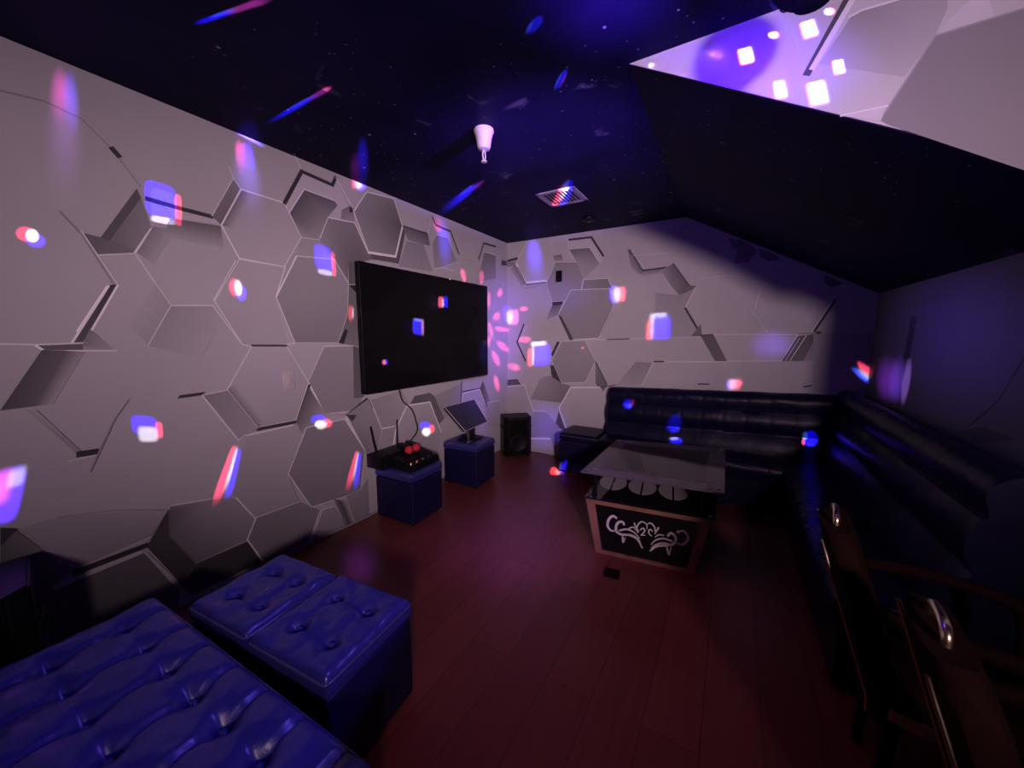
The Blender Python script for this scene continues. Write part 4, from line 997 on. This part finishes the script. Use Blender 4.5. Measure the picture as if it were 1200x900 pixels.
# soft columns under the ceiling line
beam([(62, 76), (90, 88), (100, 215), (48, 215)], 'L', [((.55, .03, .35), -1, .3, -.2, 1.0, .9, 'ell'), ((.10, .05, .8), -.2, 1, -.3, 1.0, .9, 'ell'), ((.14, .05, .22), -1, 1, -1, .8, .95, 'ell')], .60)
beam([(276, 160), (296, 168), (314, 245), (272, 240)], 'L', [((.75, .05, .35), -1, .05, -.3, 1.1, .8, 'ell'), ((.05, .02, 1), -.2, .9, -.2, 1.1, .7, 'ell'), ((.10, .06, .40), -1, 1, -1, .6, .9, 'ell')], 1.0)
beam([(508, 252), (526, 260), (531, 312), (506, 308)], 'L', [((.8, .05, .3), -1, .1, .2, 1, .7, 'ell'), ((.08, .04, .8), -.6, 1, -1, 1, .8, 'ell')], 1.0)
beam(quad(585, 390, 26, 75), 'L', GLOW((.24, .08, .9)), .40)
beam(quad(555, 475, 26, 45), 'L', GLOW((.16, .08, .7)), .25)
# --- ceiling
beam([(312, -6), (318, 3), (232, 30), (228, 25)], 'C', [((1, .1, .2), -1, 1, .1, 1, .6, 'box'), ((.05, .02, 1.1), -1, 1, -1, .3, .5, 'box'), ((.15, .3, .3), -1, .3, -.4, .4, .6, 'box')], .8, .05)
beam([(386, 99), (391, 104), (318, 146), (312, 141)], 'C', [((.6, .05, .15), -1, 1, .2, 1, .7, 'ell'), ((.05, .04, 1), -1, 1, -1, .5, .6, 'ell'), ((.10, .16, .2), -1, .2, -.5, .5, .6, 'ell')], .75, .05)
beam([(563, 208), (569, 212), (524, 252), (512, 246)], 'C', [((.5, .05, .2), -.2, 1.1, .1, 1, .7, 'ell'), ((.07, .05, 1), -1, 1, -1, .6, .6, 'ell'), ((.10, .12, .2), -1, .2, -.4, .5, .6, 'ell')], .65, .05)
beam([(624, 20), (640, 16), (631, 38), (612, 42)], 'C', [((.06, .08, 1), -1, 1, -1, 1, .35, 'ell'), ((.12, .3, .3), -1, -.2, -1, .5, .6, 'ell')], .55, .05)
beam([(658, 82), (668, 79), (658, 103), (646, 108)], 'C', [((.06, .06, 1), -1, 1, -1, 1, .35, 'ell'), ((.5, .05, .1), .2, 1.1, -1, .6, .6, 'ell'), ((.1, .25, .25), -1, -.2, -1, .8, .6, 'ell')], .55, .05)
beam([(731, 95), (736, 93), (728, 114), (719, 118)], 'S', [((.05, .06, 1), -1, 1, -1, 1, .4, 'ell')], .5, .05)
beam([(657, 214), (674, 207), (664, 239), (640, 250)], 'C', [((1, .05, .15), -1, .1, -.8, .6, .4, 'box'), ((.03, .02, 1.1), -.1, 1, -1, .8, .3, 'box'), ((.45, .45, .5), -.5, .4, -.7, 1, .5, 'box')], 1.0, .12)
beam(quad(421, 190, 11, 26), 'C', [((.7, .05, .25), -1, .1, -1, .4, .9, 'ell'), ((.12, .06, 1), -.3, 1, -1, 1, .9, 'ell')], .30, .05)
beam(quad(290, 158, 14, 16), 'C', GLOW((.1, .05, .8)), .12, .05)
# --- back wall
beam(quad(597, 370, 11, 11), 'B', [((.9, .1, .45), -.1, 1, -1, .7, .3, 'box'), ((.05, .02, 1.1), -1, .3, -.7, 1, .3, 'box'), ((.4, .45, .5), -.45, .45, -1, .6, .5, 'ell')], 1.1)
beam(quad(632, 414.5, 14, 15, -1), 'B', [(Bc, -.62, 1, -1, .8, .12, 'box'), ((.05, .04, .25), -.5, .7, -.68, .75, .2, 'box'), ((1, .08, .12), -1, -.5, -1, .5, .2, 'box'), ((.6, .58, .75), -.75, .65, .6, 1, .35, 'box'), ((.45, .42, .3), -.66, -.4, -.9, .9, .4, 'box')], 1.05)
beam(quad(772, 382.5, 15, 16, -1), 'B', [(Bc, -.62, 1, -1, .8, .12, 'box'), ((.05, .04, .25), -.5, .7, -.68, .75, .2, 'box'), ((1, .08, .12), -1, -.5, -1, .5, .2, 'box'), ((.6, .58, .75), -.75, .65, .6, 1, .35, 'box'), ((.45, .42, .3), -.66, -.4, -.9, .9, .4, 'box')], 1.05)
beam(quad(723, 344.5, 10, 10), 'B', [((.04, .02, 1.1), -1, .2, -1, 1, .2, 'box'), ((1, .06, .10), .25, 1, -.9, .9, .2, 'box'), ((.75, .8, .6), -.4, .4, -1, .9, .35, 'ell')], 1.2)
beam(quad(860, 450, 9, 7), 'B', [((.04, .02, 1.1), -1, -.2, -1, .6, .3, 'ell'), ((1, .06, .10), .1, 1, -1, .9, .3, 'ell'), ((.95, .9, .85), -.7, .35, -.9, .8, .35, 'ell')], 1.3)
beam(quad(1012, 436.5, 14, 8, 0, .75), 'B', [((1, .06, .15), -1, 1, .0, 1, .3, 'ell'), ((.03, .06, 1.1), -1, 1, -1, -.2, .4, 'ell'), ((.35, .5, .5), -.6, 1, -.6, .3, .5, 'ell')], 1.0)
beam([(617, 281), (632, 280), (647, 328), (610, 330)], 'B', [((.10, .05, .9), -.9, .9, -1, 1.1, .7, 'ell')], .85)
beam(quad(905, 404, 26, 17), 'B', GLOW((.22, .10, .8)), .30)
beam(quad(640, 345, 55, 30), 'B', GLOW((.14, .08, .8)), .16)
beam(quad(640, 500, 24, 28), 'B', GLOW((.12, .06, .9)), .30)
beam(quad(683, 408, 1.6, 1.6), 'B', GLOW((1, .08, .1)), 1.5)
# --- right wall
beam([(1027, 418), (1072, 420), (1062, 475), (1027, 466)], 'R', [((.32, .04, .85), -1, .3, -1, 1, .8, 'ell'), ((.22, .06, .9), -.2, .7, -1, 1, .6, 'ell'), ((.35, .15, .8), .55, 1, -1, 1, .5, 'ell')], .36, .3)
beam([(1040, 330), (1200, 290), (1210, 520), (1030, 455)], 'R', GLOW((.15, .07, .9)), .045, .17)  # violet wash added to tint the right wall
# --- gable wall: close to the lamp, burnt out
for (x, y, rx, ry, rot) in ((948.5, 34, 10, 10, -.3), (874.5, 65.5, 9.5, 9.5, -.25), (914.5, 105, 8, 10.5, -.2), (958.5, 109, 12.5, 14, -.22), (983, 78.5, 7.5, 8.5, -.2)):
    beam(quad(x, y, rx, ry, 0, rot), 'G', [((1.2, .1, .4), -1.1, .9, -1.1, 1, .12, 'sq'), ((.1, .05, 1.6), -.9, 1.15, -1.05, 1.1, .12, 'sq'), ((1.6, 1.6, 1.2), -.88, .88, -.9, 1, .10, 'sq')], 1.5)
for (x, y, rx, ry, rot) in ((906.5, 41, 8, 5, 0), (838, 64, 9, 5, .1), (972, 13.5, 8, 5, -.1), (764, 77, 5, 3, .1), (797, 85, 6, 3.5, -.1)):
    beam(quad(x, y, rx, ry, 0, rot), 'G', [((1.2, .05, .4), -.6, 1, -1, 1, .4, 'ell'), ((.1, .05, 1.5), -1, .4, -1, 1, .4, 'ell'), ((1.5, 1.5, 1.2), -.85, .75, -.85, .85, .35, 'ell')], 1.3)
beam(quad(1000, 142, 4, 3), 'G', GLOW((1, .05, .2)), .8)
beam(quad(850, 70, 150, 75), 'G', GLOW((.12, .02, .9)), .85)
beam(quad(610, 190, 170, 95), 'C', GLOW((.28, .12, 1)), .012, .05)  # faint violet wash added to tint the middle of the ceiling
beam(quad(700, 10, 90, 60), 'C', GLOW((.2, .06, .9)), .22, .05)
# --- television, sofa, floor
beam(quad(490, 383, 7, 10, 1), 'T', [((.05, .03, 1), -1, .8, -1, 1, .2, 'box'), ((.5, .2, .3), .5, 1, -1, 1, .4, 'box'), ((.2, .2, .2), -.8, .8, .6, 1, .5, 'box')], .8, .0075)  # strong beams added on the screen in place of mirrored spots
beam(quad(519, 354, 6, 7), 'T', [((1, .1, .2), -1, .2, -1, 1, .3, 'box'), ((.03, .02, 1), .1, 1, -1, 1, .3, 'box'), ((.4, .4, .4), -.4, .3, -1, .6, .5, 'ell')], .8, .0075)
beam(quad(451, 424.5, 3.5, 3.5), 'T', [((1, .2, .3), -1, .5, -1, 1, .4, 'ell'), ((.05, .02, 1), .0, 1, -1, 1, .4, 'ell')], .8, .0075)
SB = ply(YB-.20)
beam(quad(737, 474, 7, 7), SB, [((.03, .02, 1.1), -1, .6, -1, 1, .3, 'ell'), ((1, .1, .1), .2, 1, -.2, 1, .4, 'ell'), ((.3, .4, .4), -.5, .5, -.6, .3, .5, 'ell')], .7, .03)
beam(quad(790, 498, 9, 11, -2), SB, [((.03, .02, 1), -1, 1, -1, 1, .6, 'ell')], .35, .03)
beam(quad(792, 517, 8, 5), ply(YB-.24), [((.05, .03, 1.1), -1, 1, -1, 1, .3, 'ell'), ((.6, .5, .4), -1, .3, 0, 1, .5, 'ell')], .7, .03)
beam(quad(949, 514, 10, 10), ply(YB-.23), [((.02, .01, 1.1), -.8, 1, -1, 1, .2, 'ell'), ((.8, .05, .1), -1, -.5, -.8, .2, .4, 'ell'), ((.2, .4, .3), -.9, -.2, .0, .9, .5, 'ell')], .8, .03)
beam(quad(653, 552, 9, 5), 'F', [((1, .1, .15), -1, .2, -1, 1, .3, 'ell'), ((.05, .02, 1.1), .3, 1, -1, 1, .3, 'ell'), ((.4, .6, .8), -.3, .5, -1, .8, .5, 'ell')], 1.0, .08)
beam([(938, 528), (956, 528), (968, 640), (945, 640)], plz(.42), GLOW((.03, .02, 1)), .03, .03)  # beam added for the blue spot's reflection along the seat edge
beam(quad(600, 640, 120, 60), 'F', GLOW((.25, .05, .75)), .040, .08)
beam(quad(420, 660, 22, 26), 'F', GLOW((.12, .03, .9)), .06, .05)
beam([(-1.9, 1.0, .42), (-.90, 1.05, .42), (-.50, -.5, .42), (-1.9, -.5, .42)], 'W', [((.16, .09, 1), -1, 1, -1, 1, .10, 'box')], .030, .14, 1.1)  # blue wash added over bench and ottomans, cut to spare the wall
# --- pink petals around the far corner
pet = [((1, .10, .30), -1, 1, -1, 1, .35, 'ell')]
for (x, y, rx, ry, rot, pl) in ((543, 323, 3.2, 9, -.2, 'L'), (564, 325, 3, 8.5, 0, 'L'), (586, 343, 3, 6, .3, 'L'), (573, 352, 2, 11, 0, 'L'), (582, 371, 4, 6, .4, 'L'), (575, 387, 3, 10, -.2, 'L'), (588, 386, 9, 3.2, .15, 'L'), (589, 406, 4, 9.5, -.8, 'L'), (581, 420, 3.6, 11, -.4, 'L'), (582, 449, 3.2, 10, -.2, 'L'),
                            (613, 362, 6.5, 3, -.2, 'B'), (615, 398, 8.5, 4, -.05, 'B'), (602, 430, 8.5, 4.2, .3, 'B'), (573, 400, 2.4, 7, 0, 'L')):
    beam(quad(x, y, rx, ry, 0, rot), pl, pet, .60)
# lenses on the ball where the beams leave it
for d_ in beam_dirs[:60]:
    if any((d_-e).length < .2 for e in beam_dirs[:beam_dirs.index(d_)]): continue
    bm = bmesh.new(); lathe(bm, [(.013, 0), (.013, .004), (.009, .008)], 14); o = obj('lens', bm, 'lens', t, True); o.location = d_*(DR-.002); o.rotation_mode = 'QUATERNION'; o.rotation_quaternion = d_.to_track_quat('Z', 'Y')

# ------------------------------------------------------------------ general light
def area(name, loc, target, size, energy, col, spread=PI):
    ld = bpy.data.lights.new(name, 'AREA'); ld.size = size; ld.energy = energy; ld.color = col; ld.spread = spread
    o = bpy.data.objects.new(name, ld); COL.objects.link(o); o.location = loc; o.rotation_euler = (Vector(target)-Vector(loc)).to_track_quat('-Z', 'Y').to_euler(); return o
def point(name, loc, energy, col, r=.06):
    ld = bpy.data.lights.new(name, 'POINT'); ld.energy = energy; ld.color = col; ld.shadow_soft_size = r
    o = bpy.data.objects.new(name, ld); COL.objects.link(o); o.location = loc; return o
def spot(name, loc, target, energy, col, ang, blend, r=.05):
    ld = bpy.data.lights.new(name, 'SPOT'); ld.energy = energy; ld.color = col; ld.spot_size = ang; ld.spot_blend = blend; ld.shadow_soft_size = r
    o = bpy.data.objects.new(name, ld); COL.objects.link(o); o.location = loc; o.rotation_euler = (Vector(target)-Vector(loc)).to_track_quat('-Z', 'Y').to_euler(); return o
def slot_lamp(name, loc, az, el, sh, sv, energy, col, r):
    """unseen lamp, its spread shaped to fit the wall brightness: wide sideways, narrow up and down, soft edged"""
    a, e = math.radians(az), math.radians(el); d = Vector((-math.sin(a)*math.cos(e), math.cos(a)*math.cos(e), math.sin(e)))
    o = spot(name, loc, Vector(loc)+d, energy, col, math.radians(150), .3, r); ld = o.data
    ld.use_nodes = True; nt = ld.node_tree; em = nt.nodes['Emission']; tc = nt.nodes.new('ShaderNodeNewGeometry')
    Rv = d.cross(Vector((0, 0, 1))).normalized(); Uv = Rv.cross(d)
    def dt(v):
        k = nt.nodes.new('ShaderNodeVectorMath'); k.operation = 'DOT_PRODUCT'; nt.links.new(tc.outputs['Incoming'], k.inputs[0]); k.inputs[1].default_value = v; return k.outputs['Value']
    ax3 = (dt(Rv), dt(Uv), dt(d))
    acc = None
    for ax, sg in ((0, sh), (1, sv)):
        t = new_math(nt, 'ARCTANGENT', new_math(nt, 'DIVIDE', ax3[ax], ax3[2])); k = new_math(nt, 'DIVIDE', t, math.radians(sg)); k = new_math(nt, 'MULTIPLY', k, k); acc = k if acc is None else new_math(nt, 'ADD', acc, k)
    nt.links.new(new_math(nt, 'EXPONENT', new_math(nt, 'MULTIPLY', acc, -.5)), em.inputs['Strength'])
slot_lamp('room_lamp', (1.39, -1.5, 1.914), 36.9, -3.8, 17.9, 12.2, 1060, (1, .665, .79), .14)
point('disco_glow', DC+Vector((-.13, -.03, -.26)), 5, (.13, .04, 1.0), .05)
spot('floor_fill', (-.35, .45, 2.44), (-.32, 1.30, 0), 8, (1, .24, .12), math.radians(50), .55)  # warm fill added for the near floor, no fitting known there
spot('far_floor_fill', (-1.0, 1.6, 2.44), (-1.0, 2.1, 0), 6, (1, .10, .3), math.radians(80), .8)  # reddish fill added for the far floor, no fitting known there
wd = bpy.data.worlds.new('world'); S.world = wd; wd.use_nodes = True
wd.node_tree.nodes['Background'].inputs[0].default_value = (.3, .22, .4, 1); wd.node_tree.nodes['Background'].inputs[1].default_value = .01

S.view_settings.view_transform = 'Standard'; S.view_settings.look = 'None'; S.view_settings.exposure = 0; S.view_settings.gamma = 1
S.view_settings.use_curve_mapping = False
S.cycles.use_denoising = True
S.cycles.use_light_tree = True
S.cycles.max_bounces = 8; S.cycles.diffuse_bounces = 1
S.cycles.sample_clamp_indirect = 3
